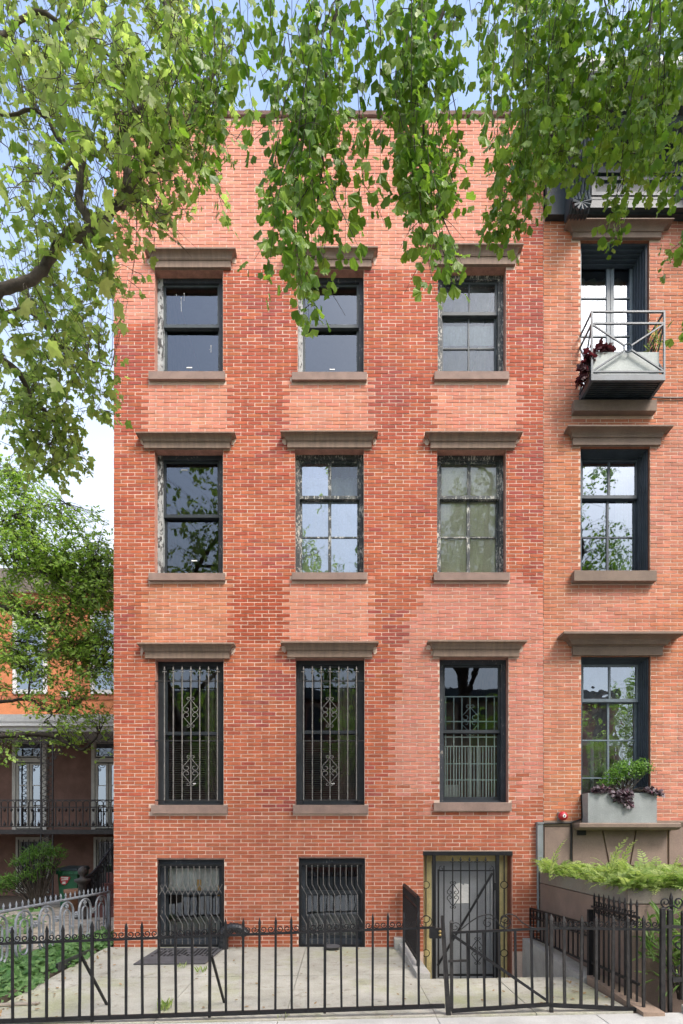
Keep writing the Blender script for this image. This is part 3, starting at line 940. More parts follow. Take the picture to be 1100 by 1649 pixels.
# security grilles on the other parlour windows
for (k, x0p, x1p) in (('1a', 250, 360), ('1b', 477, 587)):
    Yg = -0.025
    gr = MB()
    gr.bar(at(x0p, 1289, Yg), at(x1p, 1289, Yg), .018)
    gro = gr.build('security_grille', IRON_WORN, house)
    for py_ in (1097, 1193): MB().bar(at(x0p, py_, Yg), at(x1p, py_, Yg), .018).build('rail', IRON_WORN, gro)
    cx = (x0p + x1p) / 2 + (2 if k == '1a' else -1)
    for i in range(7):
        px_ = cx - 42 + i * 14.2
        bm = MB(); bm.bar(at(px_, 1289, Yg - .013), at(px_, 1085, Yg - .013), .015)
        finial(bm, at(px_, 1086, Yg - .013), .125, .017)
        bm.build('bar', IRON_GREY, gro)
    for cy in (1147, 1241):
        sm = MB(); heart_scroll(sm, at(cx, cy, Yg - .028).x, at(cx, cy, Yg - .028).z, .235, .40, Yg - .028, .006)
        sm.build('scroll', IRON_GREY, gro)

# basement windows behind zigzag grilles
for n_, (pa, pb, pt, pbt) in enumerate(BASEMENT):
    x0, x1, z0, z1 = X(pa), X(pb), -0.018, Z(pt)
    m = MB(); frame_boxes(m, x0 + .002, x1 - .002, z0, z1 - .002, .08, .2, .09, .06, .1, .12)
    w = m.build('window', PEEL_NAVY, house)
    zmid = Z(1440, .15)
    sash(w, x0 + .08, x1 - .055, zmid, z1 - .1, .11, (1, 1), SASH_DARK, GL_THIN if n_ == 0 else GL_DARK)
    sash(w, x0 + .08, x1 - .055, z0 + .11, zmid + .03, .155, (1, 1), SASH_DARK, GL_DARK)
    if n_ == 0:
        shade(w, x0 + .12, x1 - .08, zmid, z1 - .12, .19, SHEETING, 'plastic_sheet', .012)
        p = at(322, 1426, .235); MB().box(p.x - .03, p.x + .035, .172, .178, p.z - .12, p.z + .1).build('amber_patch', AMBER, w)
        p = at(354, 1432, .235); MB().box(p.x - .02, p.x + .02, .172, .178, p.z - .1, p.z + .06).build('amber_patch', AMBER, w)
    else:
        shade(w, x0 + .1, x1 - .08, zmid - .5, z1 - .3, .34, ROOM, 'dark_curtain', .02)
    gr = MB(); Yg = 0.02
    frame_boxes(gr, x0 + .012, x1 - .012, .012, z1 - .075, Yg - .01, Yg + .015, .03, .03, .03, .025)
    gro = gr.build('zigzag_grille', IRON, house)
    gx0, gx1 = x0 + .03, x1 - .03
    nW = 11
    st_w = (gx1 - gx0) / nW
    zA, zB, zC, zD, zE = z1 - .13, Z(1424, Yg), Z(1441, Yg), Z(1472, Yg), Z(1488, Yg)
    def clip(p):
        return Vector((min(max(p[0], gx0), gx1), p[1], p[2]))
    for i in range(-2, nW + 1):
        xa = gx0 + (i + 1) * st_w
        for lay, sgn in ((0, 1), (1, -1)) if n_ == 0 else ((0, 1),):
            xs_ = xa; xm = xa + sgn * st_w; xe = xm + (st_w if sgn > 0 else st_w)
            if n_ == 1: xm = xa + st_w; xe = xm + st_w
            pts = []
            if lay == 0:
                cyc = [(xs_, zA), (xs_, zB), (xm, zC), (xm, zD), (xe, zE), (xe, .03)]
            else:
                cyc = [(xs_, zB), (xm, zC)]
            Yw = Yg - .004 - lay * .006
            seg = []
            for (q0, q1) in zip(cyc[:-1], cyc[1:]):
                ins0, ins1 = gx0 - 1e-4 <= q0[0] <= gx1 + 1e-4, gx0 - 1e-4 <= q1[0] <= gx1 + 1e-4
                if ins0 and ins1:
                    if not seg: seg = [Vector((q0[0], Yw, q0[1]))]
                    seg.append(Vector((q1[0], Yw, q1[1])))
            if len(seg) > 1: MB().tube(seg, .0062, 4).build('wire', IRON_GREY, gro)
    for i in range(nW):
        xa = gx0 + i * st_w
        MB().tube([(xa, Yg - .004, zA - .002)] + [(xa + st_w * (.5 - .5 * math.cos(t)), Yg - .004, zA + .05 * math.sin(t)) for t in (0.5, 1.05, 1.57, 2.1, 2.6)] + [(xa + st_w, Yg - .004, zA - .002)], .006, 4).build('wire_hoop', IRON_GREY, gro)
    MB().box(x0, x1, -.004, .28, z1 - .001, z1 + .024).build('iron_lintel', COPING, house)

# area door: yellow frame, grey door, iron gate in front
dx0, dx1 = DOORX
zt_ = DOORZ[1]
m = MB(); Yd = 0.24
frame_boxes(m, dx0 + .002, dx1 - .002, -.585, zt_ - .002, Yd, Yd + .06, .16, .17, .13, .02)
m.box(dx0 + .05, dx0 + .07, Yd - .015, Yd, -.58, zt_ - .1); m.box(dx1 - .09, dx1 - .07, Yd - .015, Yd, -.58, zt_ - .1)
dfo = m.build('door_frame', DOOR_YELLOW, house)
MB().box(dx1 - .011, dx1 - .003, .012, Yd - .001, -.5, zt_ - .004).build('brick_return', SIDE_BRICK, dfo)
m = MB(); m.box(dx0 + .162, dx1 - .172, Yd + .012, Yd + .055, -.565, zt_ - .132)
frame_boxes(m, dx0 + .162, dx1 - .172, -.565, zt_ - .134, Yd - .004, Yd + .011, .045, .10, .05, .05)
dro = m.build('door', DOOR_GREY, house)
p0 = at(739, 1453, Yd)
pg = MB(); Yp = Yd + .008
outl = [(-.07, 0), (.16, .005), (.165, .30), (.09, .315), (.075, .285), (.03, .33), (-.04, .31), (-.08, .24)]
pg.add([(p0.x + x_, Yp, p0.z - .02 + z_) for x_, z_ in outl] + [(p0.x + x_, Yp + .003, p0.z - .02 + z_) for x_, z_ in outl],
       [tuple(range(8)), tuple(reversed(range(8, 16)))] + [(i, (i + 1) % 8, 8 + (i + 1) % 8, 8 + i) for i in range(8)])
pg.build('paper_notice', PAPER, dro)
MB().box(dx0 - .005, dx1 + .005, -.006, .05, zt_ - .035, zt_ + .03).build('iron_lintel', IRON, house)

Yg = 0.03
gt = MB()
def gp(px, py, Y=Yg): return at(px, py, Y)
gt.bar(gp(699, 1376), Vector((gp(699, 0).x, Yg, -.58)), .05)
gto = gt.build('security_gate', IRON, house)
MB().bar(gp(801, 1376), Vector((gp(801, 0).x, Yg, -.58)), .05).build('post', IRON, gto)
fr = MB()
fr.bar(gp(706, 1402), gp(796, 1402), .02); fr.bar(gp(706, 1570), gp(796, 1570), .03)
fr.bar(gp(706, 1400), gp(706, 1574), .024); fr.bar(gp(795, 1400), gp(795, 1574), .024)
for s_, c_ in ((1, 711), (-1, 791)):
    fr.tube(spiral(gp(c_, 1399).x, gp(c_, 1399).z, .045, 1.1, math.pi / 2, s_, Yg, 10), .006, 4)
fr.build('gate_frame', IRON, gto)
for i, px_ in enumerate((715, 729, 742, 756, 768.5, 782)):
    bm = MB(); bm.bar(gp(px_, 1576), gp(px_, 1394 if i == 0 else 1391), .016)
    if i: finial(bm, gp(px_, 1392), .12, .02)
    bm.build('bar', IRON, gto)
MB().bar(gp(793, 1406, Yg - .02), gp(705, 1555, Yg - .02), .03).build('brace', IRON, gto)
for (px_, py_) in ((729, 1441), (768.5, 1531)):
    sm = MB(); heart_scroll(sm, gp(px_, py_).x, gp(px_, py_).z, .18, .36, Yg - .02, .0075); sm.build('scroll', IRON, gto)
for px_ in (686, 812):
    sm = MB(); cs = (1425, 1480, 1535)
    ends = [1377] + [v for c_ in cs for v in (c_ - 5.5, c_ + 5.5)] + [1577]
    for (u, v) in zip(ends[0::2], ends[1::2]): sm.bar(gp(px_, u), gp(px_, v), .016)
    for c_ in cs:
        q = gp(px_, c_); sm.tube([(q.x + .055 * math.cos(t), Yg, q.z + .055 * math.sin(t)) for t in np.linspace(0, 2 * math.pi, 17)], .008, 4)
    sm.build('ring_panel', IRON, gto)
q = gp(797, 1428); MB().box(q.x - .02, q.x + .03, Yg - .035, Yg + .03, q.z - .05, q.z + .06).build('hinge', IRON, gto)
# ------------------------------------------------------------------ the neighbour on the right
NX0, NX1 = WX1 + 0.004, 6.4
NZB, NZT = Z(1322), Z(343)
nb = thing('orange_brick_rowhouse', 'orange brick rowhouse with slate blue windows and brownstone base, at the right edge', 'house', (NX0 + 1.5, 0, 0))
NSPEC = [('n3', 935, 1046, 921, 1063, 350, 382, 925, 1058, 643, 662, 0.17, False),
         ('n2', 935, 1047, 921, 1062, 683, 716, 925, 1058, 918, 936, 0.17, False),
         ('n1', 936, 1048, 921, 1065, 1016, 1055, None, None, None, None, 0.27, True)]
NOPEN, NHOLD, NROW = [], [], {}
for (k, a, b, f0, f1, lt, lb, s0, s1, st_, sb, pr, big) in NSPEC:
    zl = Z(lb, -.045)
    zs_ = Z(st_, -.11) if s0 else Z(1323)
    NROW[k] = (a, b, zs_, zl)
    NOPEN.append((X(a), X(b), zs_, zl))
    NHOLD.append((X(f0), X(f1), zl, Z(lt, -pr)))
    if s0: NHOLD.append((X(s0, -.1), X(s1, -.1), Z(sb, -.11), zs_))
nwall = wall_with_openings('wall', NX0, NX1, -0.7, NZT, NOPEN, 0.0045, 0.40, [MORTAR_R, REVEAL_R, ROOM], nb)
nbr = lay_bricks(NX0, NX1, 1322, 345, NOPEN + NHOLD, neighbour_colour, 0.0085, 0.0095)
cand = [i for i, b in enumerate(nbr) if b[5] and b[1] < X(1096) and b[2] < Z(480)]
cand = sorted(cand, key=lambda i: nbr[i][2])[:300]
cs_ = set(cand)
tag(brick_block('brick_courses', BRICK_ALL, nwall, [b for i, b in enumerate(nbr) if i not in cs_], 0.0, 0.010), kind='stuff')
single_bricks(nwall, [nbr[i] for i in cand], 0.0, 0.010)
sh = MB()
sh.box(NX1, NX1 + .3, 0.0, 7.0, -.9, NZT + 1.0); sh.box(NX0, NX1, 6.7, 7.0, -.9, NZT + 1.0)
sh.build('party_wall', SIDE_BRICK, nb)
MB().box(NX0, NX1, .402, 6.698, NZT + .6, NZT + .8).build('roof', ROOFING, nb)
for zf_ in (Z(1330), Z(965), Z(660)): MB().box(NX0, NX1, .402, 6.698, zf_ - .12, zf_).build('floor', ROOM, nb)
for (k, a, b, f0, f1, lt, lb, s0, s1, st_, sb, pr, big) in NSPEC:
    lintel(nb, f0, f1, lt, lb, BROWNSTONE_R, pr, big)
    if s0: sill(nb, s0, s1, st_, sb, BROWNSTONE_R, .11)
# windows
W['n2'] = double_hung(nb, *NROW['n2'], 802, SASH_BLUE, SASH_BLUE, GL_BRIGHT, GL_BRIGHT, (2, 1), (2, 2), Yf=.17, fw=.085, steps=4, colw=.035)
w, (a, b, c, d, zm, Y_) = W['n2']; shade(w, lerp(a, b, .72), b - .05, c, d, Y_ + .12, CURTAIN, 'curtain', .02)
shade(w, a, b, lerp(c, d, .9), d, Y_ + .06, CURTAIN, 'roller_shade', .003)
W['n1'] = double_hung(nb, *NROW['n1'], 1130, SASH_BLUE, SASH_BLUE_L, GL_OLD, GL_OLD, (2, 1), (2, 3), Yf=.17, fw=.085, steps=4, colw=.03)
w, (a, b, c, d, zm, Y_) = W['n1']
for (u0, u1) in ((.05, .32), (.52, .8)):
    m = MB(); x_a, x_b = lerp(a, b, u0), lerp(a, b, u1)
    frame_boxes(m, x_a, x_b, c, Z(1193, Y_), Y_ + .1, Y_ + .13, .05, .05, .06, .06)
    m.build('inner_shutter', CURTAIN, w)
lp = MB(); lp.lathe((lerp(a, b, .3), 1.6, Z(1172, 1.6)), [(.01, .09), (.05, .05), (.06, 0), (.045, -.05), (.01, -.07)], 12)
m_, nt_, out_ = nodes_of('lamp_glow'); em = nt_.nodes.new('ShaderNodeEmission'); em.inputs[0].default_value = (1, .5, .15, 1); em.inputs[1].default_value = 2.2
nt_.links.new(em.outputs[0], out_.inputs[0]); lp.build('room_lamp', m_, w)
# french doors on the top floor, deep in their panelled recess
a, b, z0, z1 = NROW['n3']
x0, x1 = X(a) + .002, X(b) - .002
m = MB()
for k_ in range(5):
    e = .016 * k_
    frame_boxes(m, x0, x1, z0 + .02, z1, .05 + .055 * k_, .05 + .055 * (k_ + 1) - .001, .03 + e, .03 + e, .03 + e * 1.4, .02)
fdo = m.build('door_frame', SASH_BLUE, nb)
xm = X(983, .33); zt_ = Z(412, .33)
m = MB(); m.box(x0 + .09, x1 - .09, .33, .36, zt_ + .005, z1 - .1); m.build('transom_panel', SASH_BLUE, fdo)
for (u, v) in ((x0 + .08, xm - .004), (xm + .004, x1 - .08)):
    sash(fdo, u, v, z0 + .03, zt_, .33, (1, 4), SASH_BLUE_L, GL_BRIGHT, st=.055, rail_t=.06, rail_b=.1, mun=.025)
shade(fdo, x0 + .1, x1 - .1, z0, zt_ - .12, .6, CURTAIN, 'curtain', .03)
# brownstone base with its joints
zj0, zj1 = -.7, Z(1326)
pr_ = -.035
def panel(pts):
    n_ = len(pts); vs_ = [(X(p), pr_, Z(q)) for p, q in pts] + [(X(p), .006, Z(q)) for p, q in pts]
    mb = MB(); mb.add(vs_, [tuple(range(n_)), tuple(reversed(range(n_, 2 * n_)))] + [(i, (i + 1) % n_, n_ + (i + 1) % n_, n_ + i) for i in range(n_)])
    return mb
for pts in ([(876, 1393), (918, 1393), (918, 1332), (876, 1332)], [(921, 1393), (978, 1393), (966, 1332), (921, 1332)],
            [(981, 1393), (1011, 1393), (1022, 1332), (969, 1332)], [(1014, 1393), (1072, 1393), (1072, 1332), (1025, 1332)],
            [(1076, 1393), (1190, 1393), (1190, 1332), (1076, 1332)], [(876, 1580), (1190, 1580), (1190, 1396), (876, 1396)]):
    panel(pts).build('base_panel', STONE_BASE, nb)
m = MB(); loft_u(m, X(874), X(1185), [(Z(1331), .03, .0), (Z(1325), .05, 0), (Z(1322.5), .05, .0)]); m.build('base_band', BROWNSTONE_R, nb)
shelf = MB(); loft_u(shelf, X(925), X(1078), [(Z(1337, -.2), .18, -.02), (Z(1336, -.25), .235, .01), (Z(1332, -.27), .27, .03), (Z(1327, -.27), .27, .03), (Z(1325, -.26), .25, .015)])
shelf.build('window_shelf', BROWNSTONE_R, nb)
MB().box(X(928), X(941), -.07, -.037, Z(1345), Z(1337)).build('junction_box', IRON, nb)
MB().tube([at(1048, 640, -.02), at(1070, 641, -.02), at(1130, 641, -.02)], .012, 5).build('cable', IRON, nb)
cb = MB()
cb.tube([at(870, 1330, -.06), at(872, 1326, -.06), at(918, 1325, -.06), at(937, 1319, -.05), at(938, 1314, -.05), at(936, 1280, -.02)], .012, 5)
MB().tube([at(920, 1326, -.05), at(920, 1392, -.05)], .012, 5).build('cable', IRON, nb)
cb.build('cable', IRON, nb)
# roof cornice
C0 = NX0 + .02
m = MB()
m.box(C0, NX1, -.10, .006, Z(345, -.1), NZT + 1.0)
for (za, zb_, o) in ((Z(345, -.12), Z(335, -.12), .12), (Z(334, -.2), Z(322, -.2), .2), (Z(321, -.16), Z(317, -.16), .16), (Z(280, -.14), Z(270, -.14), .16), (Z(255, -.14), Z(240, -.14), .14)):
    m.box(X(938), NX1, -o, -.099, za, zb_)
cn = m.build('roof_cornice', CORNICE_DARK, nb)
m = MB(); frame_boxes(m, X(953, -.13), X(1180, -.13), Z(314, -.13), Z(284, -.13), -.13, -.101, .06, .06, .05, .05); m.build('frieze_panel', SASH_BLUE, cn)
zt_ = Z(98, -.75)
m = MB(); loft_u(m, C0 + .05, NX1, [(zt_ - .55, .30, -.02), (zt_ - .5, .42, 0.0), (zt_ - .40, .45, .0), (zt_ - .38, .60, .03), (zt_ - .28, .64, .05), (zt_ - .26, .72, .08)], y_back=.4); m.build('cornice_crown', CORNICE_DARK, cn)
m = MB(); loft_u(m, C0 + .05, NX1, [(zt_ - .255, .70, .08), (zt_ - .18, .78, .1), (zt_ - .06, .80, .12), (zt_, .80, .12)], y_back=.4); m.build('gutter', GUTTER, cn)
for px_ in (921, 1118):
    m = MB(); cx = X(px_); hw = .15
    prof = [(-.09, Z(352, -.15)), (-.26, Z(346, -.25)), (-.36, Z(330, -.3)), (-.30, Z(312, -.3)), (-.34, Z(296, -.34)), (-.48, Z(262, -.4)), (-.55, Z(225, -.5)), (-.5, zt_ - .56), (-.09, zt_ - .56)]
    n_ = len(prof)
    m.add([(cx - hw, y, z) for y, z in prof] + [(cx + hw, y, z) for y, z in prof], [tuple(range(n_)), tuple(reversed(range(n_, 2 * n_)))] + [(i, n_ + i, n_ + (i + 1) % n_, (i + 1) % n_) for i in range(n_)])
    for i in range(6):
        x_ = cx - hw + .025 + i * .05
        m.tube([(x_, prof[j][0] - .012, prof[j][1]) for j in range(0, 7)], .017, 5)
    for j in range(7):
        an = math.pi * (j / 6); m.tube([(cx, -.36, Z(333, -.3)), (cx + .14 * math.cos(an), -.38, Z(333, -.3) - .14 * math.sin(an))], [.012, .026], 5)
    m.build('bracket', CORNICE_DARK, cn)
# balcony
bx0, bx1, bY = 3.64, 4.72, -.45
bzb, bzt = Z(612, bY), Z(501, bY)
m = MB()
frame_boxes_h = [(bx0, bx1, bY, bY + .04), (bx0, bx1, -.045, -.005), (bx0, bx0 + .04, bY + .04, -.045), (bx1 - .04, bx1, bY + .04, -.045)]
for (u0, u1, v0, v1) in frame_boxes_h: m.box(u0, u1, v0, v1, bzb, bzb + .085)
bal = m.build('balcony', BALC, nb)
for i in range(9):
    y_ = lerp(bY + .07, -.07, i / 8); MB().box(bx0 + .04, bx1 - .04, y_ - .012, y_ + .012, bzb + .02, bzb + .07).build('slat', CORNICE_DARK, bal)
def rail(a, b, w_, nm='rail'): return MB().bar(a, b, w_).build(nm, BALC, bal)
zt2, zlo = Z(520, bY), Z(598, bY)
for (xx_) in (bx0 + .012, bx1 - .012):
    rail((xx_, bY + .012, bzb + .08), (xx_, bY + .012, bzt + .012), .026, 'post')
    for z_ in (bzt, zt2, zlo): rail((xx_, bY + .012, z_), (xx_, -.005, z_), .022)
    rail((xx_, bY + .012, zt2), (xx_, -.01, zlo), .018, 'brace'); rail((xx_, bY + .012, zlo), (xx_, -.01, zt2), .018, 'brace')
for z_ in (bzt, zt2, zlo): rail((bx0, bY + .012, z_), (bx1, bY + .012, z_), .024)
cx_, cz_ = (bx0 + bx1) / 2, (zt2 + zlo) / 2
for sx in (-1, 1):
    for sz in (-1, 1):
        e_ = Vector(((bx1 - bx0) / 2 * sx, 0, (zt2 - zlo) / 2 * sz)); c_ = Vector((cx_, bY + .012, cz_))
        rail(c_ + e_.normalized() * .055, c_ + e_ * .985, .02, 'brace')
MB().tube([(cx_ + .06 * math.cos(t), bY + .012, cz_ + .06 * math.sin(t)) for t in np.linspace(0, 2 * math.pi, 21)], .011, 6).build('ring', BALC, bal)

def trough(name, label, x0, x1, y0, y1, z0, z1, mat, t=.025):
    m = MB()
    m.box(x0, x1, y0, y0 + t, z0, z1); m.box(x0, x1, y1 - t, y1, z0, z1)
    m.box(x0, x0 + t, y0 + t, y1 - t, z0, z1); m.box(x1 - t, x1, y0 + t, y1 - t, z0, z1); m.box(x0 + t, x1 - t, y0 + t, y1 - t, z0, z0 + .05)
    th = thing(name, label, 'planter', ((x0 + x1) / 2, (y0 + y1) / 2, z0))
    m.build('box', mat, th)
    MB().box(x0 + t, x1 - t, y0 + t, y1 - t, z0 + .052, z1 - .04).build('soil', SOIL, th)
    return th
trough('balcony_planter', 'pale concrete trough standing inside the small iron balcony', bx0 + .03, bx1 - .06, bY + .06, -.12, bzb + .088, Z(566, -.4), plain('pale_planter', (.42, .45, .43), .8, .1, 3, .15, 60))
trough('window_planter', 'grey box planter on the stone shelf below the parlour window', X(947, -.25), X(1058, -.25), -.25, -.02, Z(1326, -.26) + .002, Z(1277, -.25), GREY_PLANTER)

# alarm bell and meter box
bell = thing('alarm_bell', 'round red alarm bell fixed beside the grey window planter', 'bell', at(907, 1322, -.05))
q = at(908, 1314, -.1)
MB().lathe((q.x, -.03, q.z), [(.03, .03), (.035, .0), (.066, -.01), (.072, -.04), (.062, -.075), (.04, -.095), (.028, -.098)], 20, 'y').build('gong', RED, bell, True)
MB().lathe((q.x, -.128, q.z), [(.028, 0), (.026, -.008)], 14, 'y').build('centre_cap', PAPER, bell)
MB().lathe((q.x, -.136, q.z), [(.011, 0), (.010, -.006)], 10, 'y').build('bolt', IRON, bell)
MB().box(q.x - .06, q.x - .02, -.06, -.002, q.z - .07, q.z + .06).build('bracket', GUTTER, bell)
mt = thing('conduit_box', 'narrow grey metal conduit box between the two house fronts', 'conduit', at(868, 1390, -.05))
MB().box(X(863), X(872), -.08, -.002, Z(1391), Z(1327)).build('casing', GUTTER, mt)
MB().box(X(863) - .006, X(872) + .006, -.09, .0, Z(1327) + .001, Z(1324)).build('cap', GUTTER, mt)
MB().tube(curve([at(868, 1391, -.04), at(869, 1410, -.04), at(874, 1445, -.06), at(872, 1475, -.05), at(871, 1500, -.03)]), .012, 5).build('wire', IRON, mt)
MB().tube([at(866.5, 1391, -.04), at(867, 1500, -.04)], .02, 6).build('pipe', GUTTER, mt)

# stoop wall carrying the fern planter
stp = thing('stoop_planter', 'brown stone stoop wall topped by a long planter box full of ferns', 'planter', (4.2, -1.4, 0))
sx0, sx1, sY = X(868), 6.2, -2.8
MB().box(sx0, sx1, sY, -.04, -.7, Z(1455, sY) - .012).build('stoop_wall', STONE_BASE, stp)
m = MB()
zt_ = Z(1430, sY)
t = .06
m.box(sx0 - .006, sx1, sY - .006, sY + t, Z(1455, sY), zt_); m.box(sx0 - .006, sx0 + t, sY + t, -.04, Z(1455, sY), zt_)
m.box(sx0 + t, sx1, -.1, -.04, Z(1455, sY), zt_)
m.build('planter_box', PLANTER_FRONT, stp)
MB().box(sx0 + t, sx1, sY + t, -.1, Z(1455, sY), zt_ - .05).build('soil', SOIL, stp)

# ------------------------------------------------------------------ leafy things
def leaf_cloud(name, mats, parent, tmpl, faces, Ms, rand=None):
    """many leaves in one mesh: Ms is (n,4,4)"""
    n = len(Ms); k = len(tmpl)
    T = np.concatenate([np.array(tmpl, np.float32), np.ones((k, 1), np.float32)], 1)
    Vv = np.einsum('nij,kj->nki', np.array(Ms, np.float32)[:, :3, :], T).reshape(-1, 3)
    F = np.array(faces, np.int32)
    ff = (F[None] + (np.arange(n) * k)[:, None, None]).reshape(-1, F.shape[1])
    me = np_mesh(name, Vv, ff)
    me.materials.append(mats)
    a = me.attributes.new('rnd', 'FLOAT', 'POINT')
    r_ = rng.random(n) if rand is None else np.array(rand)
    a.data.foreach_set('value', np.repeat(r_.astype(np.float32), k))
    return link(bpy.data.objects.new(name, me), parent)

def leaf_matrix(p, tip, nrm, s, roll=0):
    t = Vector(tip).normalized()
    n = Vector(nrm) - t * Vector(nrm).dot(t)
    if n.length < 1e-4: n = t.orthogonal()
    n.normalize()
    x = t.cross(n)
    return np.array([(x.x * s, t.x * s, n.x * s, p[0]), (x.y * s, t.y * s, n.y * s, p[1]), (x.z * s, t.z * s, n.z * s, p[2]), (0, 0, 0, 1)])

def fan_faces(n): return [(0, i, i + 1) for i in range(1, n)]
_h = [(.05, -.10), (.20, -.16), (.40, -.12), (.36, .06), (.50, .12), (.70, .34), (.50, .38), (.46, .50), (.30, .46), (.24, .58), (.26, .72), (.12, .78)]
PLANE_T = [(0, .22, .02)] + [(x, y, -.16 * abs(x) - .10 * y * y) for x, y in _h] + [(0, 1.0, -.12)] + [(-x, y, -.16 * abs(x) - .10 * y * y) for x, y in reversed(_h)]
PLANE_F = fan_faces(len(PLANE_T) - 1) + [(0, len(PLANE_T) - 1, 1)]
_g = [(-.95, .42), (-.80, .72), (-.48, .92), (-.18, .98), (0, .80), (.18, .98), (.48, .92), (.80, .72), (.95, .42)]
GINKGO_T = [(0, 0, 0)] + [(x * .62, y, .10 * math.sin(i * 2.2) - .12 * y) for i, (x, y) in enumerate(_g)] + [(-.018, -.6, .05), (.018, -.6, .05)]
GINKGO_F = fan_faces(9) + [(0, 10, 11)]
OVAL_T = [(0, 0, 0), (.26, .3, -.04), (.22, .65, -.06), (0, 1, -.08), (-.22, .65, -.06), (-.26, .3, -.04)]
OVAL_F = [(0, 1, 2), (0, 2, 3), (0, 3, 4), (0, 4, 5)]
LONG_T = [(0, 0, 0), (.07, .25, .02), (.06, .65, -.05), (0, 1, -.18), (-.06, .65, -.05), (-.07, .25, .02)]
PINNA_T = [(0, 0, 0), (.15, .25, -.02), (.12, .6, -.05), (0, 1, -.10), (-.12, .6, -.05), (-.15, .25, -.02)]
ROUND_T = [(0, 0, 0), (.45, .05, -.05), (.52, .45, -.08), (.2, .62, -.1), (.28, .9, -.12), (0, .82, -.1), (-.28, .9, -.12), (-.2, .62, -.1), (-.52, .45, -.08), (-.45, .05, -.05)]
ROUND_F = fan_faces(9)

def rv(): 
    v = Vector((random.gauss(0, 1), random.gauss(0, 1), random.gauss(0, 1)))
    return v.normalized()

# planter ferns
def frond_points(base, dirv, L, n=13):
    d = Vector(dirv).normalized(); p = Vector(base); out = [p.copy()]
    for i in range(n):
        d = (d + Vector((0, 0, -.07 - .010 * i))).normalized(); p = p + d * (L / n); out.append(p.copy())
    return out
fern_M, fern_r = [], []
stems = MB()
def frond(base, dirv, L, rr):
    pts = frond_points(base, dirv, L)
    stems.tube(pts[::2], [lerp(.003, .001, q_ / 12) for q_ in range(len(pts[::2]))], 3, cap=False)
    for i in range(1, len(pts)):
        t = i / len(pts); d = (pts[i] - pts[i - 1]).normalized()
        side = d.cross(Vector((0, 0, 1))); side = side.normalized() if side.length > .05 else Vector((1, 0, 0))
        up = side.cross(d)
        ln = L * .20 * math.sin(math.pi * min(1, .18 + t * .8)) + .012
        for s in (-1, 1):
            fern_M.append(leaf_matrix(pts[i], side * s + d * .55 + rv() * .15, up + rv() * .2, ln)); fern_r.append(min(1, max(0, rr + rnd(-.2, .2))))
for i in range(2000):
    x_ = rnd(sx0 + .02, 5.6); 
    y_ = rnd(sY + .02, -.12) if random.random() < .55 else (sY + rnd(.0, .35))
    if x_ > sx0 + .9 and y_ > -1.6 and random.random() < .5: continue
    an = rnd(0, 2 * math.pi)
    dv = Vector((math.cos(an), math.sin(an), rnd(1.0, 3.2)))
    if x_ < sx0 + .2: dv.x -= rnd(.1, .5)
    if y_ < sY + .3: dv.y -= rnd(0, .35)
    frond((x_, y_, zt_ - .05), dv, rnd(.17, .35), rnd(.1, 1))
for i in range(45):
    x_ = rnd(sx0 + .1, 5.4); y_ = rnd(sY + .05, sY + 1.2)
    frond((x_, y_, zt_ - .05), (rnd(-.5, .5), rnd(-.7, .3), rnd(1.0, 3)), rnd(.32, .48), rnd(.4, 1))
for i in range(26): frond((sx0 + rnd(.02, .08), rnd(-2.3, -.2), zt_ - .03), (-.5, rnd(-.5, .3), rnd(.6, 1.3)), rnd(.32, .5), rnd(.3, .9))
for (px_, py_) in ((985, 1385), (1000, 1372), (888, 1395)):
    frond(at(px_ - 4, 1425, -2.0) + Vector((0, 0, .05)), (.25, 0, 1.6), rnd(.45, .6), .8)
fern = thing('fern_bed', 'bed of bright yellow green ferns spilling over the stoop planter', 'ferns', (4, -1.4, zt_ - .05))
fern['kind'] = 'stuff'
leaf_cloud('frond_leaves', LEAF_FERN, fern, PINNA_T, OVAL_F, fern_M, fern_r)
stems.build('frond_stems', LEAF_FERN, fern)

def bush(name, label, cat, base, blobs, tmpl, faces, mat, size, n, stem_to=6, bark=BARK_DARK, down=0.1, stem_r=.006, spread=1.0, seed_p=None):
    th = thing(name, label, cat, base)
    Ms = []; st = MB(); tips = []
    tot = sum(b[2][0] * b[2][1] * b[2][2] for b in blobs)
    for (c, _, rad) in blobs:
        k = max(6, int(n * rad[0] * rad[1] * rad[2] / tot))
        for i in range(k):
            v = rv() * (random.random() ** .45)
            p = Vector(c) + Vector((v.x * rad[0], v.y * rad[1], v.z * rad[2]))
            out = (p - Vector(base)).normalized()
            tip = out * .6 + rv() * .8 + Vector((0, 0, -down))
            Ms.append(leaf_matrix(p, tip, Vector((0, -.3, .9)) + rv() * .7, size * rnd(.6, 1.25)))
            if i % max(1, k // stem_to) == 0: tips.append(p)
    for tp in tips:
        b_ = Vector(base) + Vector((rnd(-.03, .03), rnd(-.03, .03), 0)) * spread
        mid = lerp(b_, tp, .5) + Vector((rnd(-.03, .03), rnd(-.03, .03), .04))
        st.tube(curve([b_, mid, tp], 4), [stem_r * lerp(1, .3, i / 8) for i in range(9)], 5)
    leaf_cloud('foliage', mat, th, tmpl, faces, Ms)['kind'] = 'stuff'
    st.build('stems', bark, th)
    return th
q = at(1012, 1280, -.14)
bush('planter_shrub', 'small bright green feathery shrub growing in the window planter', 'shrub', at(1006, 1282, -.14),
     [(at(1012, 1240, -.14), 0, (.27, .13, .16)), (at(990, 1252, -.14), 0, (.18, .12, .14)), (at(1035, 1235, -.14), 0, (.17, .12, .12)), (at(975, 1262, -.15), 0, (.12, .1, .08))],
     OVAL_T, OVAL_F, LEAF_SHRUB, .038, 2000, 12)
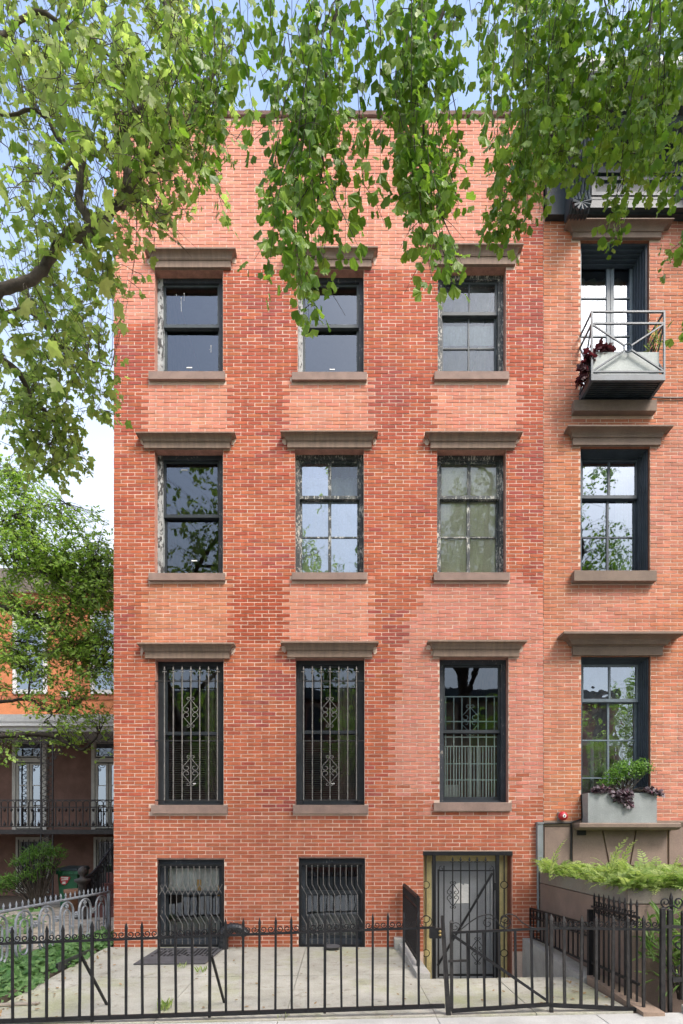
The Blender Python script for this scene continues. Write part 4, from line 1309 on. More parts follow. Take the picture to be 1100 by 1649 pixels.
bush('trailing_coral_bells', 'silvery purple trailing plant along the rim of the window planter', 'plant', at(1000, 1279, -.2),
     [(at(968, 1270, -.26), 0, (.14, .06, .06)), (at(1003, 1280, -.28), 0, (.18, .05, .10)), (at(1012, 1293, -.28), 0, (.08, .03, .07)), (at(1048, 1272, -.26), 0, (.14, .06, .05)), (at(1062, 1277, -.25), 0, (.07, .05, .05))],
     ROUND_T, ROUND_F, LEAF_PURPLE, .055, 420, 8, down=.5)
bush('balcony_coleus', 'dark red leafy plant hanging over the left end of the balcony', 'plant', at(965, 580, -.35),
     [(at(972, 560, -.36), 0, (.20, .07, .07)), (at(950, 575, -.38), 0, (.10, .07, .10)), (at(940, 595, -.36), 0, (.07, .08, .13)), (at(936, 612, -.32), 0, (.05, .08, .09))],
     ROUND_T, ROUND_F, LEAF_DEEP, .085, 170, 8, down=.6)
bush('balcony_grass', 'thin tuft of grassy stems at the right end of the balcony planter', 'plant', at(1052, 568, -.3),
     [(at(1057, 552, -.3), 0, (.05, .05, .16)), (at(1048, 562, -.3), 0, (.06, .05, .06))], LONG_T, OVAL_F, LEAF_FERN, .16, 40, 6, down=-.6)
bush('long_leaved_shrub', 'glossy long leaved shrub behind the iron railings below the fern planter', 'shrub', Vector((3.45, -3.05, .05)),
     [(Vector((3.30, -3.05, .70)), 0, (.30, .18, .30)), (Vector((3.62, -3.05, .78)), 0, (.30, .18, .30)), (Vector((3.45, -3.05, .40)), 0, (.4, .18, .25)), (Vector((3.95, -3.05, .55)), 0, (.3, .18, .35))],
     LONG_T, OVAL_F, LEAF_LONG, .19, 420, 8, down=-.1, stem_r=.01)
# ------------------------------------------------------------------ iron fences along the pavement
FY = -3.41
def fp(px, py, Y=FY): return at(px, py, Y)
def top_py(x): return lerp(1520, 1493.5, x / 700)
def bot_py(x): return lerp(1644.5, 1619.5, x / 700)
def scroll_pair(mb, xa, xb, z, Y, r=.0062):
    """two C-scrolls back to back on the rail between neighbouring bars"""
    w_ = xb - xa
    for s, x_ in ((1, xa + w_ * .27), (-1, xb - w_ * .27)):
        rr = w_ * .23
        pts = [Vector((xa + w_ * .06 if s > 0 else xb - w_ * .06, Y, z + .052))]
        pts += spiral(x_, z + .042, rr, 1.35, math.pi if s > 0 else 0, s, Y, 16, .22)
        mb.tube(pts, r, 4)

def picket(name, px, pyt, pyb, Y, wd, parent, mat=IRON, tip=.065):
    b, t = fp(px, pyb, Y), fp(px, pyt, Y)
    m = MB()
    h = wd * .7071
    lean = Vector((rnd(-.008, .008), rnd(-.008, .008), 0))
    m.tube([b, t + lean - Vector((0, 0, tip)), t + lean - Vector((0, 0, tip - .004)), t + lean - Vector((0, 0, tip * .55)), t + lean], [h, h, h * 1.25, h * .9, h * .15], 4)
    return m.build(name, mat, parent)

fence = thing('front_fence', 'long black iron fence with scrolls across the front of the courtyard', 'fence', (X(350, FY), FY, slope(-1.5, -3.4)))
m = MB(); m.bar(fp(-70, top_py(-70)), fp(700, top_py(700)), .022); m.build('top_rail', IRON, fence)
m = MB(); a, b = fp(-70, bot_py(-70)), fp(716, bot_py(716) + 1)
m.tube([a, b], .026, 4); m.build('bottom_rail', IRON, fence)
xs_ = [-60, -33, -6, 20.5, 47.5, 75, 101.5, 128, 148.5, 176, 203, 229.5, 256.5, 283.5, 310, 337.5, 364, 391, 417, 443.5, 470, 496.5, 523, 550, 575.5, 600, 624.5, 649.5, 674.5]
for i, x_ in enumerate(xs_):
    post = x_ in (148.5, 337.5, 523)
    picket('bar', x_, top_py(x_) - 27 - (4 if post else 0), bot_py(x_) + (6 if post else 0), FY, .026 if post else .021, fence, IRON)
    sb = fp(x_, bot_py(x_)); MB().lathe((sb.x, FY - .021, sb.z), [(.009, .0), (.006, -.006)], 8, 'y').build('rivet', IRON, fence)
for x_, y_ in zip(xs_[:-1], xs_[1:]):
    pa, pb = fp(x_, top_py(x_)), fp(y_, top_py(y_)); m = MB()
    scroll_pair(m, pa.x, pb.x, (pa.z + pb.z) / 2, FY)
    m.build('scroll', IRON, fence)
for (x_, y1, x2, y2) in ((130, 1538, 172, 1622), (341, 1540, 361, 1621)):
    a = fp(x_, y1); Yb = -2.85
    b = at(x2, y2, Yb); b.z = slope(b.x, Yb)
    sc_ = b.copy(); b = Vector((X(x2, Yb), Yb, slope(X(x2, Yb), Yb)))
    MB().bar(a, b, .022).build('brace', IRON, fence)
# end scroll near the gate post
m = MB(); a = fp(674.5, top_py(674.5)); 
m.tube([(a.x + .07 + .055 * math.cos(t), FY, a.z + .06 + .055 * math.sin(t)) for t in np.linspace(0, 2 * math.pi, 17)], .005, 4)
m.build('scroll', IRON, fence)

gate = thing('front_gate', 'low black iron gate with a diagonal brace in the front fence', 'gate', (X(800, FY), FY, slope(1.5, -3.4)))
m = MB()
MB().bar(fp(727, 1502), fp(883, 1495), .022).build('top_rail', IRON, gate); MB().bar(fp(727, 1628), fp(884, 1617.5), .034).build('bottom_rail', IRON, gate)
m = MB(); m.hexa([Vector(v) for v in [(fp(710, 1632).x + .05, FY - .02, fp(0, 1634).z), (fp(721, 1632).x + .03, FY - .02, fp(0, 1634).z), (fp(721, 1632).x + .03, FY + .02, fp(0, 1634).z), (fp(710, 1632).x + .05, FY + .02, fp(0, 1634).z),
    (fp(710, 1474).x, FY - .015, fp(0, 1474).z), (fp(715, 1474).x, FY - .015, fp(0, 1474).z), (fp(715, 1474).x, FY + .015, fp(0, 1476).z), (fp(710, 1474).x, FY + .015, fp(0, 1476).z)]])
m.build('latch_post', IRON_WORN, gate)
for i, x_ in enumerate((727.5, 752.5, 778.5, 803.5, 829.5, 855.5, 879.5)):
    m = MB(); lean = 3 if i < 2 else 0
    if i in (0,): picket('bar', x_, 1482, 1628, FY, .028, gate, IRON_WORN, .03)
    else:
        m.bar(fp(x_ + 2, 1627 - i * 1.6), fp(x_, 1501 - i * 1.1 - (24 if i == 6 else 0)), .021); m.build('bar', IRON, gate)
MB().bar(fp(729, 1506, FY - .022), fp(882, 1612, FY - .022), .026).build('brace', IRON, gate)
MB().bar(fp(722, 1548, FY - .02), fp(753, 1547, FY - .02), .02).build('latch_bar', IRON_WORN, gate)
m = MB()
def fl(pts, r=.0055): m.tube(curve([fp(x_, y_) for x_, y_ in pts], 5), r, 5)
fl([(741, 1498), (760, 1483), (775, 1475), (790, 1473), (800, 1482), (806, 1491), (815, 1494), (822, 1488), (820, 1479), (812, 1476)])
fl([(812, 1494), (806, 1487), (810, 1476), (820, 1472), (830, 1475), (842, 1486), (858, 1494), (882, 1496)])
for (cx_, cy_, r_, a0, d_) in ((733, 1493, .05, 0, 1), (786, 1487, .06, 0, 1), (815, 1483, .05, math.pi, -1)):
    q = fp(cx_, cy_); m.tube(spiral(q.x, q.z, r_, 1.3, a0, d_, FY, 18), .005, 4)
m.build('scroll', IRON, gate)
lk = thing('gate_lock', 'brass padlock and black box on the gate latch', 'lock', fp(701, 1510))
q = fp(702, 1505)
MB().box(q.x - .06, q.x + .05, FY - .02, FY + .03, q.z - .035, q.z + .06).build('lock_box', IRON, lk)
for dz in (-.0, .033): MB().lathe((q.x + .035, FY - .022, q.z + dz), [(.014, 0), (.012, -.014), (.005, -.02)], 10, 'y').build('cylinder', BRASS, lk)

rf = thing('side_fence', 'short run of black iron fence right of the gate, in front of the fern planter', 'fence', (X(970, FY), FY, .1))
MB().bar(fp(886, 1494.5), fp(1068, 1497), .022).build('top_rail', IRON, rf); MB().bar(fp(886, 1618.5), fp(1062, 1627), .036).build('bottom_rail', IRON, rf)
rx = [888, 909.5, 935.5, 960.5, 986.5, 1012, 1036.5]
for i, x_ in enumerate(rx): picket('bar', x_, 1472 if i == 0 else 1474, (1640 if i == 0 else 1619 + i), FY, .030 if i == 0 else .024, rf, IRON_WORN)
for x_, y_ in zip(rx[:-1], rx[1:]):
    pa, pb = fp(x_, 1495), fp(y_, 1495.5); m = MB(); scroll_pair(m, pa.x, pb.x, pa.z, FY, .0066); m.build('scroll', IRON, rf)
m = MB(); pa, pb = fp(1036.5, 1496), fp(1062, 1497); scroll_pair(m, pa.x, pb.x, pa.z, FY, .0066); m.build('scroll', IRON, rf)

ng = thing('neighbour_gate', 'tall black iron gate post with a scrolled finial at the right edge', 'gate', (X(1085, FY), FY, .1))
picket('post', 1066.5, 1461, 1628, FY, .04, ng, IRON_WORN, .02)
picket('bar', 1079, 1463, 1631, FY, .032, ng, IRON_WORN, .02)
picket('bar', 1099, 1466, 1610, FY, .03, ng, IRON_WORN, .02); picket('bar', 1118, 1466, 1610, FY, .03, ng, IRON_WORN, .02)
MB().bar(fp(1070, 1492), fp(1130, 1494), .03).build('rail', IRON_WORN, ng); MB().bar(fp(1082, 1577), fp(1130, 1577), .045).build('rail', IRON_WORN, ng)
picket('finial_bar', 1082, 1437, 1492, FY + .03, .022, ng, IRON)
def ngs(pts): MB().tube(pts, .008, 5).build('scroll', IRON, ng)
for s in (-1, 1):
    ngs(curve([fp(1082, 1457), fp(1082 + s * 9, 1462), fp(1082 + s * 15, 1462)], 4))
    q = fp(1082 + s * 10, 1453); ngs(spiral(q.x, q.z, .05, 1.3, -1.2 if s > 0 else math.pi + 1.2, s, FY, 16))
q = fp(1094, 1520); ngs(spiral(q.x, q.z, .09, 1.2, 2.6, -1, FY, 18))
q = fp(1094, 1560); ngs(spiral(q.x, q.z, .07, 1.2, 2.6, 1, FY, 18))

# railing on the right side of the area steps, then taller spiked railing running to the pavement
LY = [(-.05, .60, .17), (-2.2, .68, .24)]
rs = thing('low_area_railing', 'low black railing on the concrete wall right of the area steps', 'railing', (2.86, -1.1, .15))
m = MB()
p0, p1 = Vector((2.88, LY[0][0], LY[0][1])), Vector((2.86, LY[1][0], LY[1][1]))
q0, q1 = Vector((2.88, LY[0][0], LY[0][2])), Vector((2.86, LY[1][0], LY[1][2]))
for (u, v) in ((p0, p1), (q0, q1), (lerp(p0, q0, .3), lerp(p1, q1, .3))): MB().bar(u, v, .022).build('rail', IRON, rs)
for i in range(15):
    t = i / 14; MB().bar(lerp(q0, q1, t), lerp(p0, p1, t), .022 if i % 14 == 0 else .015).build('bar', IRON, rs)
m = MB()
for i in range(14):
    u = lerp(p0, p1, (i + .5) / 14); v = lerp(q0, q1, (i + .5) / 14)
    c_ = lerp(u, v, .15); m.tube([(c_.x, c_.y + .05 * math.cos(t), c_.z + .045 * math.sin(t)) for t in np.linspace(0, 2 * math.pi, 11)], .005, 4)
m.build('ring_row', IRON, rs)
MB().box(2.83, 2.89, -2.29, -2.235, .06, .86).build('end_post', IRON, rs)
rt = thing('tall_side_railing', 'spiked black railing with scrolls running back along the brown kerb', 'railing', (2.86, -2.9, .1))
m = MB()
for z_ in (.26, .90): MB().bar((2.86, -2.30, z_), (2.86, -3.36, z_ + .02), .024).build('rail', IRON, rt)
for i in range(9):
    y_ = lerp(-2.36, -3.32, i / 8)
    mm = MB(); z_ = .99 + .004 * i; mm.tube([(2.86, y_, .10), (2.86, y_, z_), (2.86, y_, z_ + .006), (2.86, y_, z_ + .07)], [.0115, .0115, .016, .003], 4); mm.build('bar', IRON, rt)
m = MB()
for i in range(8):
    ya, yb = lerp(-2.36, -3.32, i / 8), lerp(-2.36, -3.32, (i + 1) / 8)
    for s, yc in ((1, lerp(ya, yb, .3)), (-1, lerp(ya, yb, .7))):
        m.tube([(2.86, yc + .028 * (1 - .6 * t) * math.cos(s * t * 8), .945 + .035 * (1 - .6 * t) * math.sin(s * t * 8)) for t in np.linspace(0, 1, 14)], .0045, 4)
        m.tube([(2.86, yc + .028 * (1 - .6 * t) * math.cos(s * t * 8), .86 + .03 * (1 - .6 * t) * math.sin(s * t * 8)) for t in np.linspace(0, 1, 14)], .006, 4)
m.build('scroll', IRON, rt)
# low walls round the steps
aw = thing('area_wall', 'low concrete wall with brown end stone right of the area steps', 'wall', (2.86, -1.7, 0))
MB().hexa([(2.772, -2.3, -.7), (3.0, -2.3, -.7), (3.0, -.01, -.7), (2.772, -.01, -.7), (2.772, -2.3, .085), (3.0, -2.3, .085), (3.0, -.01, .14), (2.772, -.01, .14)]).build('concrete_block', CONC_LT, aw)
MB().hexa([(2.775, -3.56, -.7), (3.0, -3.56, -.7), (3.0, -2.305, -.7), (2.775, -2.305, -.7), (2.80, -3.56, .07), (3.0, -3.56, .07), (3.0, -2.305, .115), (2.80, -2.305, .115)]).build('brown_kerb', KERB_BROWN, aw)
MB().box(3.22, 4.4, -3.56, -3.44, -.7, .11).build('pale_stone', CONC_LT, aw)
lw = thing('area_kerb', 'narrow concrete kerb left of the area steps carrying a railing', 'kerb', (.95, -1, 0))
MB().hexa([(.90, -2.0, -.1), (1.06, -2.0, -.1), (1.0, -.22, -.1), (.86, -.22, -.1), (.90, -2.0, .065), (1.06, -2.0, .065), (1.0, -.22, .10), (.86, -.22, .10)]).build('kerb_top', CONC_LT, lw)
MB().box(.80, .99, -.218, -.01, -.1, .155).build('end_block', CONC_LT, lw)
MB().box(.961, 1.03, -2.0, -.01, -.6, -.101).build('side_face', CONC_LT, lw)
lr = thing('area_railing', 'narrow black panelled railing left of the area door seen edge on', 'railing', (.95, -.9, .1))
m = MB()
p0, p1 = Vector((.95, -.08, .96)), Vector((.965, -1.62, .93))
q0, q1 = Vector((.95, -.08, .12)), Vector((.965, -1.62, .10))
MB().bar(p0, p1, .035).build('handrail', IRON, lr); MB().bar(lerp(p0, q0, .16), lerp(p1, q1, .16), .02).build('rail', IRON, lr); MB().bar(lerp(p0, q0, .92), lerp(p1, q1, .92), .025).build('rail', IRON, lr)
for i in range(18):
    t = i / 17; e = i in (0, 17)
    MB().bar(lerp(q0, q1, t) - Vector((0, 0, .03 if e else 0)), lerp(p0, p1, t), .04 if e else .016).build('post' if e else 'bar', IRON, lr)

# things lying in the court
mat_ = thing('rubber_mat', 'worn dark grey rubber mat on the concrete below the left cellar window', 'mat', (-2.2, -.5, 0))
mz = lambda x, y: slope(x, y) + .016
c4 = [(-2.79, -1.13), (-1.83, -1.13), (-1.78, -.12), (-2.76, -.12)]
m = MB(); m.hexa([(x_, y_, mz(x_, y_) - .014) for x_, y_ in c4] + [(x_, y_, mz(x_, y_)) for x_, y_ in c4]); m.build('sheet', MAT_RUBBER, mat_)
m = MB()
for i in range(16):
    for j in range(8):
        x_, y_ = -2.70 + i * .055, -.68 + j * .062
        if random.random() < .78: m.box(x_, x_ + .03, y_, y_ + .032, mz(x_, y_) - .001, mz(x_, y_) + .006)
tag(m.build('studs', IRON_WORN, mat_), kind='stuff')
pp = thing('corrugated_pipe', 'black corrugated drainpipe elbow against the wall beside the left cellar window', 'pipe', (X(360), -.12, 0))
pts = curve([Vector((X(360, -.15), -.14, -.02)), Vector((X(360, -.15), -.14, .16)), Vector((X(363, -.15), -.14, .26)), Vector((X(372, -.15), -.15, .315)), Vector((X(384, -.15), -.16, .31)), Vector((X(393, -.15), -.17, .26)), Vector((X(397, -.15), -.18, .20))], 8)
MB().tube(pts, [.072 + (.007 if i % 3 == 0 else 0) for i in range(len(pts))], 14).build('hose', PIPE_BLACK, pp, True)
for i in (10, 24, 34): MB().tube([pts[i], pts[i + 1]], .086, 14).build('collar', PIPE_BLACK, pp)
dl = thing('drain_lid', 'small dark drum with a flat lid in front of the right cellar window', 'drum', (X(535), -.17, 0))
MB().lathe((X(535, -.2), -.19, -.02), [(.10, 0), (.11, .04), (.11, .055)], 18).build('drum', PIPE_BLACK, dl)
MB().lathe((X(535, -.2), -.19, .036), [(.125, 0), (.13, .01), (.12, .02)], 18).build('lid', MAT_RUBBER, dl)
# litter and weeds
lm = []
for i in range(260):
    x_, y_ = rnd(-3.5, 2.6), -3.4 * random.random() ** 1.2 - .05
    if i < 60: x_ = -3.55 + abs(random.gauss(0, .18)); y_ = rnd(-3.2, -.1)
    elif i < 85: y_ = -.03 - abs(random.gauss(0, .08)); x_ = rnd(-3.4, .8)
    elif i < 110: x_, y_ = random.gauss(2.55, .15), rnd(-3.3, -2.1)
    if .95 < x_ and y_ > -2.05: continue
    lm.append(leaf_matrix((x_, y_, slope(x_, y_) + .010), (rnd(-1, 1), rnd(-1, 1), rnd(-.1, .25)), (rnd(-.3, .3), rnd(-.3, .3), 1), rnd(.025, .06)))
lt_ = leaf_cloud('fallen_leaves', LITTER, None, OVAL_T, OVAL_F, lm)
tag(lt_, 'scattered dry fallen leaves on the courtyard concrete', 'leaves', kind='stuff')
for (x_, y_, n_, s_, lab) in ((-1.80, -3.05, 34, .12, 'grassy weed tuft in the slab joint near the front fence'), (-1.78, -1.55, 16, .10, 'small weed sprouting beyond the rubber mat corner'), (-2.1, -1.3, 14, .09, 'tiny weed in front of the rubber mat'), (-.55, -3.38, 10, .07, 'weed sprout under the fence rail near the middle')):
    th = thing('weed', lab, 'weed', (x_, y_, slope(x_, y_)), 'weeds in the slab joints')
    leaf_cloud('blades', LEAF_FERN, th, LONG_T, OVAL_F, [leaf_matrix((x_ + rnd(-.06, .06), y_ + rnd(-.06, .06), slope(x_, y_)), (rnd(-.6, .6), rnd(-.6, .6), 1), rv(), s_ * rnd(.5, 1.1)) for _ in range(n_)])
# ------------------------------------------------------------------ silver cast-iron fence on the left boundary
sf = thing('silver_fence', 'silver painted cast iron fence with double hoops and flower bosses on the left boundary', 'fence', (-4.15, -1.2, 0))
SA, SB = Vector((-3.95, .98, 0)), Vector((-4.46, -3.36, 0))
sd = (SB - SA); sl = sd.length; sd = sd / sl
snrm = Vector((-sd.y, sd.x, 0))
def spt(t, z, o=0): return SA + sd * t + Vector((0, 0, z)) + snrm * o
ZR = .755
m = MB(); m.tube([spt(0, ZR), spt(sl, ZR)], .02, 8); m.build('top_rail', IRON_SILVER, sf)
m = MB(); m.bar(spt(0, .07), spt(sl, .07), .025); m.build('bottom_rail', IRON_SILVER, sf)
m = MB(); m.bar(spt(.01, -.02), spt(.01, ZR + .01), .05); m.build('end_post', IRON_SILVER, sf)
def flower(mb, c, r_):
    for k in range(6):
        a_ = k * math.pi / 3
        q = c + sd * (r_ * .6 * math.cos(a_)) + Vector((0, 0, r_ * .6 * math.sin(a_)))
        mb.lathe((q.x, q.y, q.z), [(r_ * .12, -.014), (r_ * .38, 0), (r_ * .12, .014)], 6, 'x')
    mb.lathe((c.x, c.y, c.z), [(r_ * .1, -.03), (r_ * .32, -.01), (r_ * .32, .01), (r_ * .1, .03)], 8, 'x')
t_ = .26
while t_ < sl:
    hm = MB()
    for (hw, zb_, zt_, r_) in ((.165, .07, .715, .017), (.075, .13, .60, .013)):
        pts = [spt(t_ - hw, zb_ + hw)] + [spt(t_ - hw, lerp(zb_ + hw, zt_ - hw, k / 3)) for k in (1, 2)] + [spt(t_ - hw * math.cos(q), zt_ - hw + hw * math.sin(q)) for q in np.linspace(0, math.pi, 13)] + [spt(t_ + hw, lerp(zb_ + hw, zt_ - hw, k / 3)) for k in (2, 1, 0)]
        pts += [spt(t_ + hw * math.cos(q), zb_ + hw - hw * math.sin(q)) for q in np.linspace(.2, math.pi - .2, 9)]
        pts.append(pts[0])
        hm.tube(pts, r_, 6)
    hm.build('hoop', IRON_SILVER, sf)
    for (c_, r_) in ((spt(t_, .655), .045), (spt(t_ + .245, .50), .055), (spt(t_ - .12, .33), .032), (spt(t_ + .12, .33), .032), (spt(t_, .10), .04)):
        fm = MB(); flower(fm, c_, r_); fm.build('flower_boss', IRON_SILVER, sf)
    t_ += .49
t_ = .05
while t_ < sl:
    p = spt(t_, ZR); m = MB(); m.tube([p, p + Vector((0, 0, .055)), p + Vector((0, 0, .058)), p + Vector((0, 0, .105))], [.010, .012, .016, .002], 5); m.build('spike', IRON_SILVER, sf); t_ += .122
# ivy bed
iv = []
for i in range(2600):
    y_ = rnd(-3.4, .75)
    t = (.98 - y_) / 4.34
    xf = lerp(-3.95, -4.46, t)
    x_ = rnd(xf - .12, -3.62 + .05 * math.sin(y_ * 5) + random.gauss(0, .03))
    if y_ > .1: x_ = rnd(-3.95, -3.53)
    e = min(1, (abs(x_ + 3.6)) / .25)
    z_ = slope(-3.6, min(0, y_)) + rnd(.0, .05) + e * rnd(.01, .16)
    iv.append(leaf_matrix((x_, y_, z_), (rnd(-1, 1), rnd(-1, .4), rnd(-.5, .4)), Vector((.15, -.35, 1)) + rv() * .45, rnd(.05, .095)))
for i in range(1500):
    x_, y_ = rnd(-6.6, -4.3), rnd(-2.6, 2.2)
    if x_ > -5.0 - .25 * (y_ + .2) and y_ > -.3: continue
    iv.append(leaf_matrix((x_, y_, rnd(0, .36)), (rnd(-1, 1), rnd(-1, .4), rnd(-.3, .5)), Vector((.15, -.35, 1)) + rv() * .5, rnd(.05, .10)))
ivo = leaf_cloud('ivy', LEAF_IVY, None, ROUND_T, ROUND_F, iv)
tag(ivo, 'green ivy covering the strip of earth along the silver fence', 'ivy', kind='stuff')
eg = thing('garden_edging', 'dark plastic edging strip holding back the ivy bed', 'edging', (-3.62, -.9, 0))
MB().box(-3.655, -3.625, -1.5, -.55, -.03, .07).build('strip', PIPE_BLACK, eg)
bd = thing('fallen_board', 'thin weathered board lying on the concrete at the lower left', 'board', (-3.3, -3.0, -.06))
MB().hexa([(-3.62, -2.88, -.075), (-3.2, -2.82, -.07), (-3.2, -2.76, -.07), (-3.62, -2.8, -.075), (-3.62, -2.88, -.058), (-3.2, -2.82, -.055), (-3.2, -2.76, -.055), (-3.62, -2.8, -.058)]).build('plank', FLAG, bd)

# ------------------------------------------------------------------ house with the iron porch, set back on the left
PH, PF = 8.0, 6.5
bh = thing('porch_house', 'orange and brown house with iron lattice porch set back behind the trees', 'house', (-9, PH, 0))
bx0_, bx1_ = -15.5, -3.9
zfl, zrf, ztop = Z(1336, PF), Z(1165, PF), Z(955, PH)
MB().box(bx0_, bx1_, PH, PH + 6, -.9, Z(1160, PH)).build('lower_wall', STUCCO, bh)
MB().box(bx0_, bx1_, PH - .01, PH + 6, Z(1160, PH) + .002, ztop).build('upper_wall', ORANGE_WALL, bh)
m = MB(); loft_u(m, bx0_, bx1_, [(ztop, -PH + .1, 0), (ztop + .2, -PH + .35, .0), (ztop + .45, -PH + .6, .0)], y_back=PH + 6); m.build('roof_cornice', CREAM, bh)
MB().box(bx0_, bx1_, PH - .04, PH - .011, Z(1127, PH), Z(1121, PH)).build('string_band', plain('band_orange', (.33, .12, .06), .9, .1, 4, .2, 40), bh)
def bwin(px0, px1, pyt, pyb, Y, grid, fmat, gmat, dark=None, surround=.07):
    x0, x1, z0, z1 = X(px0, Y), X(px1, Y), Z(pyb, Y), Z(pyt, Y)
    m = MB(); frame_boxes(m, x0, x1, z0, z1, Y - .06, Y - .002, surround, surround, surround, surround)
    w = m.build('window', fmat, bh)
    MB().box(x0 + surround, x1 - surround, Y - .012, Y - .003, z0 + surround, z1 - surround).build('dark_room', ROOM, w)
    sash(w, x0 + surround, x1 - surround, z0 + surround, z1 - surround, Y - .052, grid, fmat, gmat, st=.05, th=.03)
    return w
for (a, b) in ((22, 77), (147, 202), (-103, -48), (272, 320)): bwin(a, b, 985, 1118, PH - .01, (1, 2), WHITE, GL_BRIGHT)
for (a, b) in ((22, 77), (149, 204), (-105, -50)):
    x0, x1 = X(a, PH), X(b, PH)
    m = MB(); frame_boxes(m, x0, x1, Z(1337, PH), Z(1190, PH), PH - .09, PH - .002, .1, .1, .1, .02)
    m.box(x0 + .1, x1 - .1, PH - .08, PH - .003, Z(1228, PH), Z(1221, PH))
    w = m.build('french_door', CREAM, bh)
    MB().box(x0 + .1, x1 - .1, PH - .012, PH - .003, Z(1337, PH), Z(1196, PH)).build('dark_room', ROOM, w)
    xm = (x0 + x1) / 2
    for (u, v) in ((x0 + .11, xm - .01), (xm + .01, x1 - .11)): sash(w, u, v, Z(1334, PH), Z(1230, PH), PH - .07, (1, 3), CREAM, GL_BRIGHT, st=.07, th=.04)
    sash(w, x0 + .11, x1 - .11, Z(1219, PH), Z(1197, PH), PH - .06, (1, 1), CREAM, GL_DARK, st=.02, rail_b=.02, rail_t=.02, th=.03)
for (a, b) in ((27, 80), (152, 204), (-100, -48)):
    w = bwin(a, b, 1348, 1438, PH - .005, (1, 2), CREAM, GL_DARK, surround=.09)
    m = MB()
    for i in range(6):
        x_ = lerp(X(a, PH) + .1, X(b, PH) - .1, i / 5); m.bar((x_, PH - .1, Z(1436, PH)), (x_, PH - .1, Z(1352, PH)), .02)
    m.build('window_bars', IRON_OLD, w)
q = at(106, 1118, PH - .1); MB().box(q.x - .11, q.x + .11, PH - .18, PH - .012, q.z - .08, q.z + .07).build('wall_light', WHITE, bh)
m = MB(); loft_u(m, bx0_, bx1_, [(Z(1178, PF), -PF, 0), (Z(1172, PF), -PF + .03, 0), (Z(1170, PF), -PF + .1, 0), (Z(1166, PF), -PF + .1, 0), (Z(1163, PF), -PF + .12, 0), (Z(1152, PF), -PF + .14, 0), (Z(1151, PF) + .05, -PF - .4, 0)], y_back=PH - .012)
m.build('porch_roof', WHITE, bh)
MB().box(bx0_, bx1_, PF - .03, PH - .1, zfl - .12, zfl).build('porch_floor', IRON_OLD, bh)
def lattice(mb, x0, x1, z0, z1, Y, step, r_):
    h = x1 - x0; z = z0
    while z < z1 - 1e-3:
        zz = min(z + step, z1)
        mb.bar((x0, Y, z), (x1, Y, zz), r_); mb.bar((x1, Y + .01, z), (x0, Y + .01, zz), r_)
        if zz - z > step * .9:
            c_ = (x0 + x1) / 2; mb.tube([(c_ + .05 * math.cos(t), Y, (z + zz) / 2 + .05 * math.sin(t)) for t in np.linspace(0, 2 * math.pi, 9)], r_ * .6, 4)
        z += step
for px_ in (76, -50, 203):
    x0, x1 = X(px_ - 10, PF), X(px_ + 9, PF)
    m = MB()
    for x_ in (x0, x1): m.bar((x_, PF, -.02), (x_, PF, Z(1179, PF)), .035)
    for py_ in (1183, 1196, 1230, 1250, 1282, 1300, 1330, 1338): m.bar((x0, PF, Z(py_, PF)), (x1, PF, Z(py_, PF)), .02)
    lattice(m, x0, x1, Z(1328, PF), Z(1184, PF), PF, .16, .014); lattice(m, x0, x1, 0, Z(1340, PF), PF, .16, .014)
    for s in (-1, 1):
        for (dx, dz, r_) in ((.22, -.18, .15), (.14, -.42, .11), (.42, -.1, .11), (.05, -.58, .06)):
            c_ = (x1 if s > 0 else x0) + s * dx; m.tube(spiral(c_, Z(1184, PF) + dz, r_, 1.6, 0 if s < 0 else math.pi, s, PF, 22), .012, 4)
    m.build('porch_column', IRON_OLD, bh)
m = MB(); m.bar((bx0_, PF, Z(1195, PF)), (bx1_, PF, Z(1195, PF)), .02)
x_ = X(-60, PF)
while x_ < X(190, PF):
    m.bar((x_, PF, Z(1195, PF)), (x_ + .2, PF, Z(1180, PF)), .012); m.bar((x_ + .2, PF + .01, Z(1195, PF)), (x_, PF + .01, Z(1180, PF)), .012); x_ += .2
m.build('porch_frieze', IRON_OLD, bh)
rl = MB()
for py_ in (1288.5, 1300, 1331): rl.bar((X(-60, PF), PF, Z(py_, PF)), (X(190, PF), PF, Z(py_, PF)), .028)
rlo = rl.build('porch_railing', IRON_OLD, bh)
x_ = X(-20, PF); k_ = 0
while x_ < X(188, PF):
    m = MB(); m.bar((x_, PF - .004, Z(1331, PF)), (x_, PF - .004, Z(1293, PF)), .024)
    m.tube([(x_ + .09 - .09 * math.cos(t), PF - .004, Z(1294, PF) + .07 * math.sin(t)) for t in np.linspace(0, math.pi, 8)], .011, 4)
    m.lathe((x_ + .09, PF, Z(1330, PF)), [(.03, 0), (.045, .04), (.012, .1), (.004, .15)], 6)
    m.lathe((x_ + .09, PF, Z(1302, PF)), [(.012, -.09), (.04, -.04), (.03, 0)], 6)
    m.build('baluster', IRON_OLD, rlo); x_ += .18

